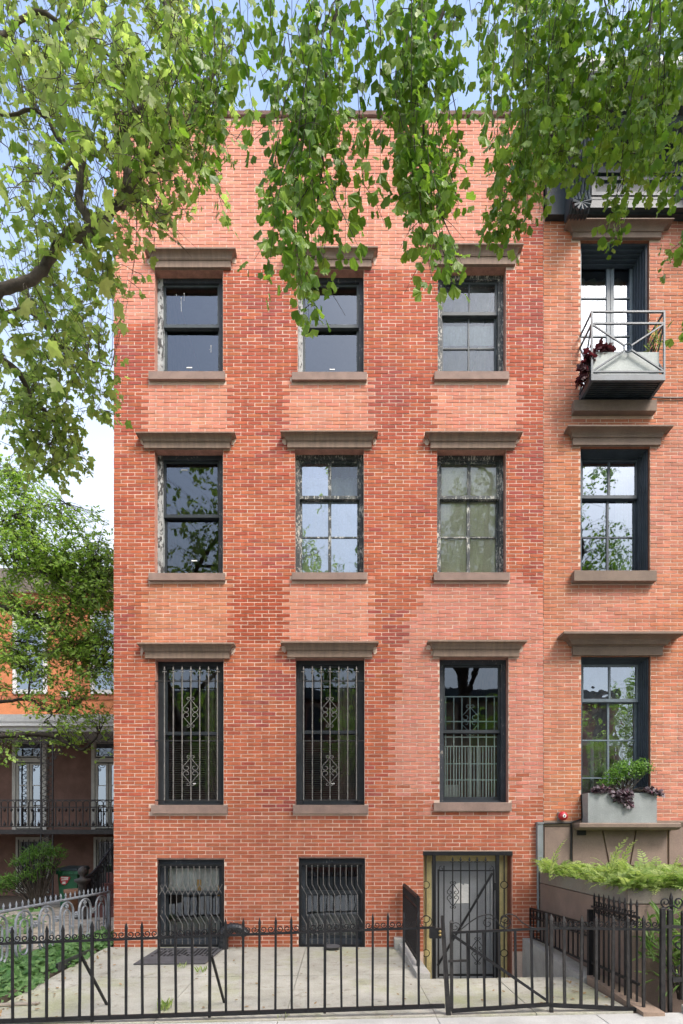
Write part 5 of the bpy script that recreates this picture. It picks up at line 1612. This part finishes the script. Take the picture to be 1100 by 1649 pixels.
# stoop of that house with its railing and newel
stn = thing('brown_stoop', 'red brown stone steps rising behind the silver fence', 'steps', (-4.6, 3.4, 0))
for i in range(8): MB().box(-5.35, -3.95, 3.2 + i * .38, 6.45, (-.03 if i == 0 else i * .215 + .001), (i + 1) * .215).build('step', STEP_RED, stn)
nw = thing('stoop_railing', 'dark iron stair railing with a turned newel post topped by a ball', 'railing', (-5.4, 3.1, 0))
q = at(133, 1345, 3.05)
MB().lathe((q.x, 3.05, -.03), [(.16, 0), (.16, .12), (.10, .16), (.085, .3), (.085, .72), (.11, .76), (.16, .80), (.16, .84), (.06, .87), (.05, .91), (.085, .96), (.095, 1.01), (.07, 1.07), (.015, 1.11)], 14).build('newel', IRON_OLD, nw, True)
m = MB(); ra = [Vector((q.x, 3.1, .82)), Vector((q.x + .05, 3.5, .95)), Vector((q.x + .08, 4.2, 1.35)), Vector((q.x + .08, 6.4, 2.62))]
m.tube(curve(ra, 5), .028, 6); m.build('handrail', IRON, nw)
cr = curve(ra, 8)
for i in range(1, len(cr) - 1):
    p = cr[i]; zb_ = max(0, (p.y - 3.2) / .38 * .215)
    MB().bar((p.x, p.y, zb_), p, .022).build('baluster', IRON, nw)
m = MB()
for i in range(3, len(cr) - 1, 2):
    p = cr[i]; m.tube([(p.x, p.y + .08 * math.cos(t), p.z - .16 + .08 * math.sin(t)) for t in np.linspace(0, 2 * math.pi, 10)], .01, 4)
m.build('ring_row', IRON, nw)
# wheelie bin
bn = thing('wheelie_bin', 'green plastic wheelie bin with a red and white shield sticker', 'bin', at(108, 1440, 5.2))
bY = 4.9; q0, q1 = X(94, bY), X(126, bY)
zt_ = Z(1402, bY)
MB().hexa([(q0 + .05, bY, 0.02), (q1 - .04, bY, 0.02), (q1 - .04, bY + .5, 0.02), (q0 + .05, bY + .5, .02), (q0, bY - .05, zt_), (q1, bY - .05, zt_), (q1, bY + .58, zt_), (q0, bY + .58, zt_)]).build('body', BIN_GREEN, bn)
m = MB(); m.box(q0 - .025, q1 + .025, bY - .085, bY - .052, zt_ - .085, zt_)
for i in range(6): m.box(q0 + .03 + i * .07, q0 + .045 + i * .07, bY - .095, bY - .086, zt_ - .075, zt_ - .01)
m.build('rim', BIN_GREEN, bn)
MB().hexa([(q0 - .03, bY - .1, zt_ + .003), (q1 + .03, bY - .1, zt_ + .003), (q1 + .03, bY + .6, zt_ + .003), (q0 - .03, bY + .6, zt_ + .003), (q0, bY - .06, zt_ + .05), (q1, bY - .06, zt_ + .05), (q1, bY + .56, zt_ + .09), (q0, bY + .56, zt_ + .09)]).build('lid', BIN_LID, bn)
def flat(pts, y0, y1):
    n_ = len(pts); m = MB(); m.add([(x_, y0, z_) for x_, z_ in pts] + [(x_, y1, z_) for x_, z_ in pts], [tuple(range(n_)), tuple(reversed(range(n_, 2 * n_)))] + [(i, (i + 1) % n_, n_ + (i + 1) % n_, n_ + i) for i in range(n_)]); return m
c_ = at(104, 1418, bY - .06); ys = bY - .062
shp = [(0, -.11), (.07, -.04), (.13, .06), (.12, .085), (0, .10), (-.10, .09), (-.115, .03), (-.09, -.06), (-.04, -.10)]
so = flat([(c_.x + x_, c_.z + z_) for x_, z_ in shp], ys, ys + .03).build('shield_sticker', RED, bn)
for (x0, x1, z0, z1, tl) in ((-.085, .095, .055, .082, 0), (-.085, .085, -.005, .03, .02), (-.06, .03, -.085, -.03, .01)):
    flat([(c_.x + x0, c_.z + z0), (c_.x + x1, c_.z + z0 + tl), (c_.x + x1 - .01, c_.z + z1 + tl), (c_.x + x0 + .01, c_.z + z1)], ys - .003, ys - .0005).build('sticker_print', PAPER, so)
m = MB()
for i in range(7): m.box(c_.x - .07 + i * .02, c_.x - .06 + i * .02, ys - .0045, ys - .003, c_.z + .008, c_.z + .026)
m.build('sticker_print', RED, so)
tb = thing('terracotta_planter', 'brown pot standing between the bin and the newel post', 'pot', at(122, 1450, 4.2))
MB().lathe((X(121, 4.2), 4.2, 0), [(.14, 0), (.20, .40), (.235, .42), (.235, .50), (.2, .50)], 16).build('pot', plain('terracotta', (.23, .12, .075), .85, .2, 5, .2, 50), tb, True)
# shrub by the porch
b0 = at(62, 1345, 4.6)
blobs = []
for (px_, py_, r_) in ((60, 1375, .34), (85, 1372, .30), (40, 1385, .28), (75, 1395, .32), (28, 1392, .22), (50, 1410, .36), (98, 1380, .18), (20, 1415, .3), (5, 1425, .4), (70, 1365, .22)):
    blobs.append((at(px_, py_, 4.6), 0, (r_, r_ * .8, r_ * .45)))
bush('porch_shrub', 'leafy green shrub with arching sprays in front of the brown porch', 'shrub', Vector((b0.x, 4.6, 0)), blobs, LONG_T, OVAL_F, LEAF_SHRUB, .14, 1500, 6, stem_r=.02, down=.2)
# ------------------------------------------------------------------ trees
CAMP = Vector((0, -CAM_D, EYE))
def proj(p):
    d = p[1] + CAM_D
    if d < .3: return None
    s = FPX / d
    return 550 + p[0] * s, 1345 - (p[2] - EYE) * s, s

class Tree:
    def __init__(self, name, label, base, bark):
        self.o = thing(name, label, 'tree', base)
        self.bark = bark
        self.leaves = []          # (matrix, size)
        self.tw = MB()
        self.anchors = []         # points on limbs a twig may leave from
    def limb(self, pts, r0, r1, name='branch', n=7, sub=5, sides=8):
        c = curve(pts, sub)
        k = len(c)
        c = [p + rv() * .012 * (1 if 0 < i < k - 1 else 0) for i, p in enumerate(c)]
        m = MB(); m.tube(c, [lerp(r0, r1, i / (k - 1)) for i in range(k)], sides)
        m.build(name, self.bark, self.o, True)
        self.anchors += [(p, lerp(r0, r1, i / (k - 1))) for i, p in enumerate(c)]
        return c
    def twig(self, pts, r0, r1, sub=3):
        c = curve(pts, sub); k = len(c)
        self.tw.tube(c, [lerp(r0, r1, i / (k - 1)) for i in range(k)], 4, cap=False)
        return c
    def nearest(self, p, up=0.0):
        return min(self.anchors, key=lambda a: (a[0] - p).length + (0.6 * max(0, p.z - a[0].z) if up else 0))[0]
    def finish(self, tmpl, faces, mat, mat1, n_single=300):
        scored = []
        for i, (M, s) in enumerate(self.leaves):
            q = proj((M[0][3], M[1][3], M[2][3]))
            ok = q and 5 < q[0] < 1095 and 5 < q[1] < 1640
            scored.append((s * q[2] if ok else -1, i))
        scored.sort(reverse=True)
        top = set(i for sc_, i in scored[:n_single] if sc_ > 0) if mat1 else set()
        rest = [M for i, (M, s) in enumerate(self.leaves) if i not in top]
        leaf_cloud('foliage', mat, self.o, tmpl, faces, rest)['kind'] = 'stuff'
        self.tw.build('twigs', self.bark, self.o)['kind'] = 'stuff'
        if top:
            me = bpy.data.meshes.new('leaf'); me.from_pydata(tmpl, [], faces); me.materials.append(mat1); me.update()
            b = BASE[self.o.name]
            for i in sorted(top):
                o = bpy.data.objects.new('leaf', me); COL.objects.link(o); o.parent = self.o
                Mx = Matrix([list(r_) for r_ in self.leaves[i][0]])
                o.matrix_parent_inverse = Matrix.Translation(-b)
                o.matrix_basis = Mx

# ---- plane tree: trunk left of the frame on the pavement, limbs reaching over the court
pt_base = Vector((-4.6, -6.6, -.15))
pt = Tree('plane_tree', 'pale green broad leaved tree overhanging from the upper left', pt_base, BARK)
pt.limb([pt_base, (-4.55, -6.5, 1.6), (-4.4, -6.3, 3.3), (-4.3, -6.1, 4.6)], .26, .19, 'trunk', sides=12)
PY_ = -4.6
def pa(px, py, Y=PY_): return at(px, py, Y)
pt.limb([(-4.3, -6.1, 4.5), (-3.6, -5.3, 5.3), pa(-60, 492), pa(0, 468), pa(50, 452), pa(78, 420), pa(100, 388), pa(145, 375), pa(192, 330)], .05, .024, sides=10)
pt.limb([pa(192, 330), pa(205, 305), pa(203, 270), pa(196, 215), pa(225, 175), pa(252, 160)], .045, .014)
pt.limb([pa(150, 372), pa(128, 320), pa(125, 270), pa(95, 220), pa(62, 178), pa(0, 185)], .035, .010)
pt.limb([pa(125, 290), pa(135, 250), pa(100, 275), pa(52, 277)], .02, .006)
pt.limb([pa(192, 330), pa(240, 262), pa(290, 215), pa(345, 118), pa(372, 70)], .030, .008)
pt.limb([(-4.3, -6.1, 4.5), (-4.4, -5.2, 6.4), pa(-150, 40, -4.4), pa(40, -90, -4.2), pa(180, -140, -4.0)], .08, .03)
pt.limb([pa(-150, 40, -4.4), pa(-20, 70, -4.3), pa(60, 20, -4.2), pa(130, 60, -4.2), pa(200, 110, -4.0)], .03, .006)
pt.limb([pa(180, -140, -4.0), pa(240, -40, -4.2), pa(290, 60, -4.3), pa(320, 140, -4.3)], .022, .006)
pt.limb([(-4.3, -6.1, 4.4), (-4.3, -4.8, 4.9), pa(-90, 560, -3.6), pa(20, 590, -3.4), pa(50, 640, -3.2), pa(95, 690, -3.1), pa(80, 715, -3.0)], .05, .008)
pt.limb([pa(-90, 560, -3.6), pa(30, 500, -3.6), pa(85, 545, -3.5), pa(110, 580, -3.4), pa(80, 582, -3.4)], .02, .006)
pt.limb([pa(85, 545, -3.5), pa(130, 575, -3.2), pa(180, 590, -3.1)], .014, .004)
pt.limb([(-4.3, -6.1, 4.6), (-5.0, -7.2, 6.5), (-4.6, -8.5, 8.2), (-3.2, -10.5, 9.4)], .13, .03)
pt.limb([(-4.6, -8.5, 8.2), (-2.2, -8.0, 9.6), (-.6, -8.6, 10.4)], .06, .02)
pt.limb([(-4.3, -6.1, 4.6), (-6.0, -6.3, 6.8), (-7.4, -5.4, 8.4)], .11, .03)

def plane_spray(tree, c, n, R_, size):
    a = tree.nearest(c)
    mid = lerp(a, c, .5) + Vector((0, 0, .10)) + rv() * .05
    L = (c - a).length
    path = tree.twig([a, mid, c], min(.0035, .002 + L * .001), .001, 4)
    k = max(2, n // 4)
    for i in range(k):
        p0 = path[random.randint(len(path) // 3, len(path) - 1)] if L > .25 else c
        d = (rv() + Vector((0, 0, -.1))).normalized()
        p1 = p0 + d * R_ * rnd(.5, 1.15)
        tree.twig([p0, lerp(p0, p1, .5) + rv() * .03, p1], .003, .0012, 2)
        for j in range(n // k + (1 if random.random() < (n % k) / k else 0)):
            p = lerp(p0, p1, rnd(.35, 1.05)) + rv() * .05
            tip = d * .4 + rv() * .7 + Vector((0, 0, -.75))
            s = size * rnd(.55, 1.3)
            tree.leaves.append((leaf_matrix(p, tip, Vector((0, -.35, .8)) + rv() * .75, s), s))
PR = [  # px, py, rx, ry, sprays, Y near, Y far
    (60, 70, 95, 90, 52, -5.2, -3.2), (190, 60, 110, 85, 66, -5.3, -3.2), (310, 60, 70, 90, 40, -5.0, -3.2), (330, 190, 55, 90, 30, -4.8, -3.2),
    (80, 210, 115, 90, 56, -5.2, -3.0), (220, 200, 100, 80, 48, -5.2, -3.2), (270, 280, 85, 60, 34, -4.9, -3.4), (345, 300, 35, 50, 6, -4.6, -3.6),
    (60, 340, 100, 70, 44, -5.2, -2.8), (170, 400, 95, 50, 36, -5.0, -3.2), (250, 370, 60, 30, 13, -4.9, -3.8), (298, 400, 24, 22, 5, -4.7, -4.2),
    (70, 470, 100, 60, 46, -4.6, -2.6), (150, 480, 36, 55, 18, -4.2, -3.0), (60, 560, 90, 65, 42, -4.2, -2.4), (135, 560, 45, 45, 15, -3.9, -2.6),
    (85, 640, 75, 50, 26, -3.9, -2.4), (30, 650, 50, 60, 16, -3.9, -2.4), (155, 665, 28, 35, 8, -3.6, -2.6), (70, 720, 60, 40, 17, -3.6, -2.4), (120, 755, 36, 28, 9, -3.4, -2.6), (172, 585, 8, 40, 3, -3.3, -2.8), (60, 690, 70, 70, 22, -3.8, -2.4), (40, 770, 60, 30, 10, -3.4, -2.4), (-120, 120, 110, 120, 40, -4.8, -3.4), (-130, 360, 120, 120, 40, -4.6, -3.2), (-110, 580, 110, 100, 26, -4.0, -2.8), (120, -90, 200, 70, 40, -4.6, -3.6), (165, 660, 14, 30, 4, -3.4, -2.8),
]
for (cx, cy, rx_, ry_, n_, ya, yb) in PR:
    for i in range(int(n_ * (.8 if cy < 440 else .7 if cy < 600 else 1.15))):
        r_ = math.sqrt(random.random()); an = rnd(0, 2 * math.pi); Y = rnd(ya, yb)
        p = at(cx + rx_ * r_ * math.cos(an), cy + ry_ * r_ * math.sin(an), Y)
        plane_spray(pt, p, random.randint(10, 13), .24, .059)
for i in range(60):                                      # larger leaves nearest the camera
    p = at(rnd(10, 330), rnd(5, 330), rnd(-5.4, -4.9)) if i < 40 else at(rnd(0, 200), rnd(330, 600), rnd(-5.0, -4.0))
    plane_spray(pt, p, 2, .12, .105)
for (c, rad, n_) in (((-5.2, -5.0, 6.6), (1.6, 1.6, 1.5), 70), ((-4.4, -7.8, 8.2), (2.2, 2.0, 1.8), 110), ((-2.2, -8.6, 10.0), (2.2, 1.8, 1.2), 90), ((-6.8, -5.6, 8.4), (1.8, 1.8, 1.6), 60), ((-2.6, -4.6, 10.4), (2.4, 1.6, 1.2), 80)):
    for i in range(n_):
        v = rv() * random.random() ** .4
        plane_spray(pt, Vector(c) + Vector((v.x * rad[0], v.y * rad[1], v.z * rad[2])), 18, .42, .085)
pt.finish(PLANE_T, PLANE_F, LEAF_PLANE, LEAF_PLANE1)

# ---- ginkgo: trunk on the pavement right of the frame, drooping twigs over the upper middle and right
gk_base = Vector((3.6, -7.0, .02))
gk = Tree('ginkgo_tree', 'dark green fan leaved tree drooping from the top middle and upper right', gk_base, BARK_DARK)
gk.limb([gk_base, (3.55, -6.95, 2.0), (3.4, -6.8, 4.2), (3.3, -6.7, 6.2)], .22, .13, 'trunk', sides=12)
def ga(px, py, Y): return at(px, py, Y)
gk.limb([(3.3, -6.7, 6.0), (2.4, -6.0, 7.3), ga(800, -90, -5.0), ga(680, -70, -5.2), ga(560, -55, -5.2), ga(430, -60, -5.1), ga(350, -40, -5.0)], .10, .02)
gk.limb([(3.3, -6.7, 5.6), (3.2, -5.6, 6.9), ga(1010, -60, -4.4), ga(930, -70, -4.2), ga(840, -60, -4.2)], .10, .025)
gk.limb([(3.3, -6.7, 5.2), (3.4, -5.2, 6.2), ga(1180, -20, -4.0), ga(1130, -40, -3.6), ga(1060, -50, -3.5)], .08, .02)
gk.limb([(3.3, -6.7, 6.2), (3.2, -7.4, 8.2), (2.2, -9.0, 9.8), (1.0, -10.5, 10.6)], .12, .03)
gk.limb([(3.2, -7.4, 8.2), (4.2, -6.6, 9.8), (4.6, -6.0, 11.4)], .09, .02)
gk.limb([(3.3, -6.7, 6.2), (5.0, -6.6, 7.6), (6.6, -6.6, 9.0), (6.4, -6.8, 12.0)], .09, .02)
gk.limb([ga(560, -55, -5.2), ga(548, -10, -5.2), ga(530, 80, -5.15), ga(522, 200, -5.1), ga(512, 320, -5.1)], .016, .005)
gk.limb([ga(760, -80, -5.0), ga(720, 0, -5.2), ga(690, 120, -5.2), ga(680, 230, -5.1), ga(695, 360, -5.1)], .014, .005)
gk.limb([ga(930, -70, -4.2), ga(915, 0, -4.3), ga(908, 110, -4.3), ga(895, 200, -4.3)], .02, .005)
gk.limb([ga(1060, -50, -3.9), ga(1045, 60, -4.0), ga(1030, 170, -4.1), ga(1022, 280, -4.1)], .018, .005)

def rosette(tree, p, size, k, spread):
    for j in range(k):
        d = Vector((rnd(-1, 1), rnd(-1, 1), rnd(-1.0, .2))).normalized()
        s = size * rnd(.5, 1.3)
        q = p + d * (.6 * s + rnd(0, spread))
        tip = d * .8 + Vector((0, 0, -.7)) + rv() * .35
        tree.leaves.append((leaf_matrix(q, tip, rv() + Vector((0, -.4, .3)), s), s))

def strand(tree, a, b, size, dens=1.0, r0=.004, bow=.11, spread=.06):
    """a hanging shoot with short side shoots and rosettes of fan leaves on spurs"""
    a, b = Vector(a), Vector(b)
    L = (b - a).length
    side = Vector((rnd(-1, 1), rnd(-1, 1), 0)) * bow * min(1, L)
    c = tree.twig([a, lerp(a, b, .35) + side, lerp(a, b, .7) + side * .6, b], r0, .0012, 8)
    n = max(2, int(L / (.060 / dens)))
    for i in range(n + 1):
        p = c[min(len(c) - 1, int(i / n * (len(c) - 1)))] + rv() * .008
        rosette(tree, p, size, random.randint(2, 4), spread)
    if L > .5:
        for k in range(int(L * 2.6)):
            p0 = random.choice(c[2:-1])
            an = rnd(0, 2 * math.pi); l = rnd(.07, .22)
            p1 = p0 + Vector((math.cos(an) * l, math.sin(an) * l, -rnd(.02, .22)))
            sc_ = tree.twig([p0, lerp(p0, p1, .5) + Vector((0, 0, .03)), p1], .0022, .001, 3)
            for q in sc_[1::1]:
                if random.random() < .55 * dens: rosette(tree, q, size, random.randint(2, 3), spread * .5)
def droop(x1, y1, Y, y0=None, dx=None, size=.062, dens=1.0, **kw):
    y0 = -60 if y0 is None else y0
    dx = rnd(-25, 25) if dx is None else dx
    strand(gk, at(x1 + dx, y0, Y + rnd(-.15, .15)), at(x1, y1, Y), size, dens, **kw)
for (x1, y1, y0, dx) in ((408, 420, 200, 60), (432, 470, 230, 50), (500, 527, 200, 12), (480, 490, 180, 10), (492, 505, 300, 4), (455, 445, 180, 30), (525, 440, 160, -6), (512, 470, 250, 0),
                         (560, 405, 180, -40), (545, 350, 100, -10), (470, 400, 120, 20), (425, 360, 120, 40), (440, 330, 60, 20), (490, 420, 80, 10), (505, 380, 60, 6), (530, 390, 120, 0), (465, 340, 40, 30), (575, 395, 280, -50), (500, 450, 200, 6), (475, 430, 160, 12),
                         (590, 320, 60, -10), (612, 300, 40, 0), (640, 310, 60, 10), (655, 330, 80, 14), (668, 300, 40, 0), (630, 260, 20, -5),
                         (705, 475, 230, -22), (735, 465, 300, -40), (725, 445, 260, -34), (690, 420, 180, -10), (715, 430, 220, -26), (745, 425, 330, -40), (700, 370, 120, -8), (680, 350, 100, 6), (665, 375, 200, 10), (722, 350, 200, -30), (710, 300, 60, -12), (738, 285, 120, -14), (742, 330, 240, -10), (650, 290, 60, 10), (690, 300, 20, 0)):
    droop(x1 + rnd(-4, 4), y1, -5.15 + rnd(-.25, .3), y0, dx, .060, .62)
for i in range(24):                                       # the curtain along the top edge
    x1 = rnd(325, 800); y1 = rnd(60, 215) if x1 > 400 else rnd(40, 190)
    if 690 < x1 < 780: y1 = rnd(0, 120)
    droop(x1, y1, -5.1 + rnd(-.5, .5), -70, rnd(-30, 30), .060, .55)
for i in range(14): droop(rnd(270, 385), rnd(120, 320), -4.9 + rnd(-.3, .3), rnd(20, 110), rnd(0, 50), .056, .6)
for i in range(16): droop(rnd(430, 690), rnd(200, 320), -5.1 + rnd(-.3, .4), rnd(-20, 60), rnd(-20, 20), .058, .6)
for i in range(46):                                       # dense mass on the right
    x1 = rnd(790, 1110)
    low = 300 + 60 * math.sin((x1 - 790) / 26.0) * .6 + (40 if 800 < x1 < 880 else 0)
    if 925 < x1 < 1000: low -= 75
    y1 = rnd(low - 150, low + 25)
    droop(x1, y1, -4.2 + rnd(-.6, .7), -60, rnd(-10, 60), .058, .68)
for i in range(14): droop(rnd(870, 960), rnd(215, 300), -4.3 + rnd(-.4, .4), rnd(-20, 90), rnd(0, 30), .058, .75)
for i in range(9): droop(rnd(1000, 1105), rnd(250, 335), -4.3 + rnd(-.4, .5), rnd(60, 160), rnd(0, 40), .058, .8)
for (x1, y1, y0, dx) in ((805, 375, 250, 20), (800, 385, 300, 10), (830, 360, 200, 20), (868, 345, 180, 10), (985, 360, 220, 20), (1000, 368, 240, 18), (975, 380, 290, 30), (850, 350, 250, 10)): droop(x1, y1, -4.3, y0, dx, .06, 1.0)
for (x1, y1, x0, y0) in ((1076, 425, 1125, 360), (1068, 412, 1120, 370), (1090, 535, 1130, 470), (1095, 505, 1130, 460), (1098, 400, 1130, 350)):
    strand(gk, at(x0, y0, -4.0), at(x1, y1, -4.0), .06, .7)
gk.limb([ga(1180, -20, -4.0), ga(1190, 200, -4.0), ga(1130, 360, -4.0), ga(1130, 470, -4.0)], .02, .006)
for (c, rad, n_) in (((1.6, -9.4, 9.8), (2.2, 1.8, 1.4), 90), ((4.4, -6.4, 10.4), (1.8, 1.8, 1.6), 80), ((3.0, -5.4, 8.6), (1.8, 1.4, 1.0), 60), ((6.8, -6.6, 8.8), (1.7, 1.5, 2.0), 130), ((6.2, -6.8, 12.8), (1.6, 1.5, 1.6), 80)):
    for i in range(n_):
        v = rv() * random.random() ** .4
        p = Vector(c) + Vector((v.x * rad[0], v.y * rad[1], v.z * rad[2])); a = gk.nearest(p)
        gk.twig([a, lerp(a, p, .5) + Vector((0, 0, .15)), p], .006, .002, 3)
        strand(gk, p, p + Vector((rnd(-.3, .3), rnd(-.3, .3), -.7)), .062, .8, spread=.14)
gk.finish(GINKGO_T, GINKGO_F, LEAF_GINKGO, LEAF_GINKGO1)

# ---- fine-leaved tree in the neighbour's yard
yt_base = Vector((-8.4, 2.6, -.03))
yt = Tree('yard_tree', 'fine leaved green tree at the left in front of the porch house', yt_base, BARK_DARK)
yt.limb([yt_base, (-8.35, 2.6, 1.6), (-8.3, 2.7, 3.0), (-8.2, 2.8, 4.6), (-8.1, 2.9, 6.4)], .20, .07, 'trunk', sides=10)
def ya(px, py, Y=2.8): return at(px, py, Y)
yt.limb([(-8.3, 2.7, 2.9), ya(-60, 1190), ya(0, 1186), ya(75, 1183), ya(108, 1196), ya(132, 1207), ya(148, 1196), ya(160, 1180)], .075, .012)
yt.limb([(-8.3, 2.7, 3.3), ya(-60, 1135), ya(0, 1131), ya(46, 1126), ya(64, 1138), ya(82, 1150), ya(71, 1163)], .045, .008)
yt.limb([ya(46, 1126), ya(47, 1095), ya(40, 1080), ya(35, 1060), ya(33, 1035)], .02, .005)
yt.limb([ya(82, 1150), ya(100, 1143), ya(120, 1138)], .012, .004)
yt.limb([(-8.25, 2.7, 4.2), ya(-50, 965), ya(0, 977), ya(45, 990), ya(78, 1008), ya(100, 985), ya(125, 965), ya(160, 945)], .05, .008)
yt.limb([ya(78, 1008), ya(100, 1030), ya(130, 1055), ya(165, 1072)], .022, .005)
yt.limb([(-8.2, 2.8, 5.0), ya(-50, 893), ya(0, 894), ya(40, 904), ya(80, 924), ya(110, 926), ya(150, 915)], .045, .006)
yt.limb([(-8.2, 2.8, 5.6), ya(-20, 870), ya(20, 830), ya(70, 815), ya(105, 810)], .03, .005)
yt.limb([(-8.1, 2.9, 6.4), ya(-40, 780), ya(20, 760), ya(50, 770)], .03, .006)
def fine_spray(tree, c, n, R_, size):
    a = tree.nearest(c)
    path = tree.twig([a, lerp(a, c, .5) + Vector((0, 0, .08)) + rv() * .06, c], .007, .002, 3)
    for i in range(3):
        p0 = random.choice(path[len(path) // 2:]); d = Vector((rnd(-1, 1), rnd(-1, 1), rnd(-.35, .25))).normalized(); p1 = p0 + d * R_ * rnd(.6, 1.2)
        tree.twig([p0, lerp(p0, p1, .5) + rv() * .02, p1], .003, .0015, 1)
        for j in range(n // 3):
            p = lerp(p0, p1, rnd(.1, 1.05)) + rv() * .035; s = size * rnd(.6, 1.25)
            tree.leaves.append((leaf_matrix(p, d + rv() * .8 + Vector((0, 0, -.2)), Vector((0, -.4, .8)) + rv() * .6, s), s))
for (cx, cy, rx_, ry_, n_, dn) in ((10, 790, 50, 45, 42, 16), (40, 850, 75, 50, 75, 16), (90, 880, 70, 50, 62, 15), (140, 905, 50, 45, 45, 14), (165, 930, 30, 50, 30, 14), (60, 940, 80, 50, 70, 15), (140, 985, 50, 50, 48, 14), (40, 1020, 60, 50, 66, 13), (110, 1040, 70, 40, 60, 12),
                                   (40, 1080, 55, 40, 40, 11), (150, 1090, 40, 45, 40, 11), (100, 1110, 60, 40, 18, 10), (130, 1150, 55, 25, 22, 11), (20, 1205, 30, 16, 9, 11), (110, 1190, 60, 12, 12, 10), (160, 870, 20, 25, 10, 10), (-60, 950, 60, 160, 50, 13), (165, 1000, 22, 60, 26, 14)):
    for i in range(n_):
        r_ = math.sqrt(random.random()); an = rnd(0, 2 * math.pi)
        px_ = cx + rx_ * r_ * math.cos(an); Y = rnd(1.8, 4.2)
        p = at(px_, cy + ry_ * r_ * math.sin(an), Y)
        if p.x > -3.9: continue
        for _ in range(2): fine_spray(yt, p + rv() * .3, dn + 6, .30, .085)
yt.finish(OVAL_T, OVAL_F, LEAF_YARD, None)

# ------------------------------------------------------------------ the far side of the street, seen only in the window glass
for k, (hx, lab, col) in enumerate(((-9, 'brown rowhouse across the street left, seen in the window reflections', (.20, .11, .085)), (-1.5, 'reddish rowhouse across the street middle, seen in the window reflections', (.27, .12, .09)), (6, 'tan rowhouse across the street right, seen in the window reflections', (.30, .22, .16)), (13.5, 'dark red rowhouse across the street far right, seen in the window reflections', (.26, .11, .09)))):
    oh = thing('opposite_rowhouse', lab, 'house', (hx, -27, 0), 'rowhouses across the street')
    MB().box(hx - 3.74, hx + 3.74, -34, -27, -.9, 10.5).build('wall', plain('opposite_wall', col, .9, .15, 1.5, .2, 30), oh)
    MB().box(hx - 3.74, hx + 3.74, -27, -26.5, 10.0, 10.6).build('cornice', CORNICE_DARK, oh)
    for r_ in range(3):
        for c_ in range(3):
            x_ = hx - 2.4 + c_ * 2.4; z_ = 1.6 + r_ * 3.0
            w = MB().box(x_ - .5, x_ + .5, -27, -26.96, z_, z_ + 1.9).build('window', SASH_DARK, oh)
            MB().box(x_ - .65, x_ + .65, -27, -26.85, z_ + 1.91, z_ + 2.15).build('lintel', BROWNSTONE_R, oh)
for k, (tx, ty, lab) in enumerate(((-5.5, -19.2, 'leafy street tree across the road left, seen in window reflections'), (2.0, -19.0, 'leafy street tree across the road middle, seen in window reflections'), (9.0, -19.4, 'leafy street tree across the road right, seen in window reflections'), (14.6, -18.6, 'leafy street tree across the road far right, seen in window reflections'))):
    st_ = Tree('street_tree', lab, Vector((tx, ty, -.2)), BARK_DARK)
    st_.limb([(tx, ty, -.2), (tx + .1, ty, 2.0), (tx, ty + .1, 4.2), (tx + .2, ty, 7.0)], .22, .08, 'trunk')
    for j in range(6):
        an = j * 1.05 + k; st_.limb([(tx, ty, 3.2 + .5 * j), (tx + 1.2 * math.cos(an), ty + 1.2 * math.sin(an), 4.4 + .6 * j), (tx + 2.4 * math.cos(an), ty + 2.4 * math.sin(an), 5.2 + .7 * j)], .08, .02)
    for i in range(330):
        v = rv() * random.random() ** .4
        fine_spray(st_, Vector((tx + v.x * 3.0, ty + v.y * 2.6, 6.6 + v.z * 3.0)), 24, .6, .17)
    st_.finish(OVAL_T, OVAL_F, LEAF_YARD, None)
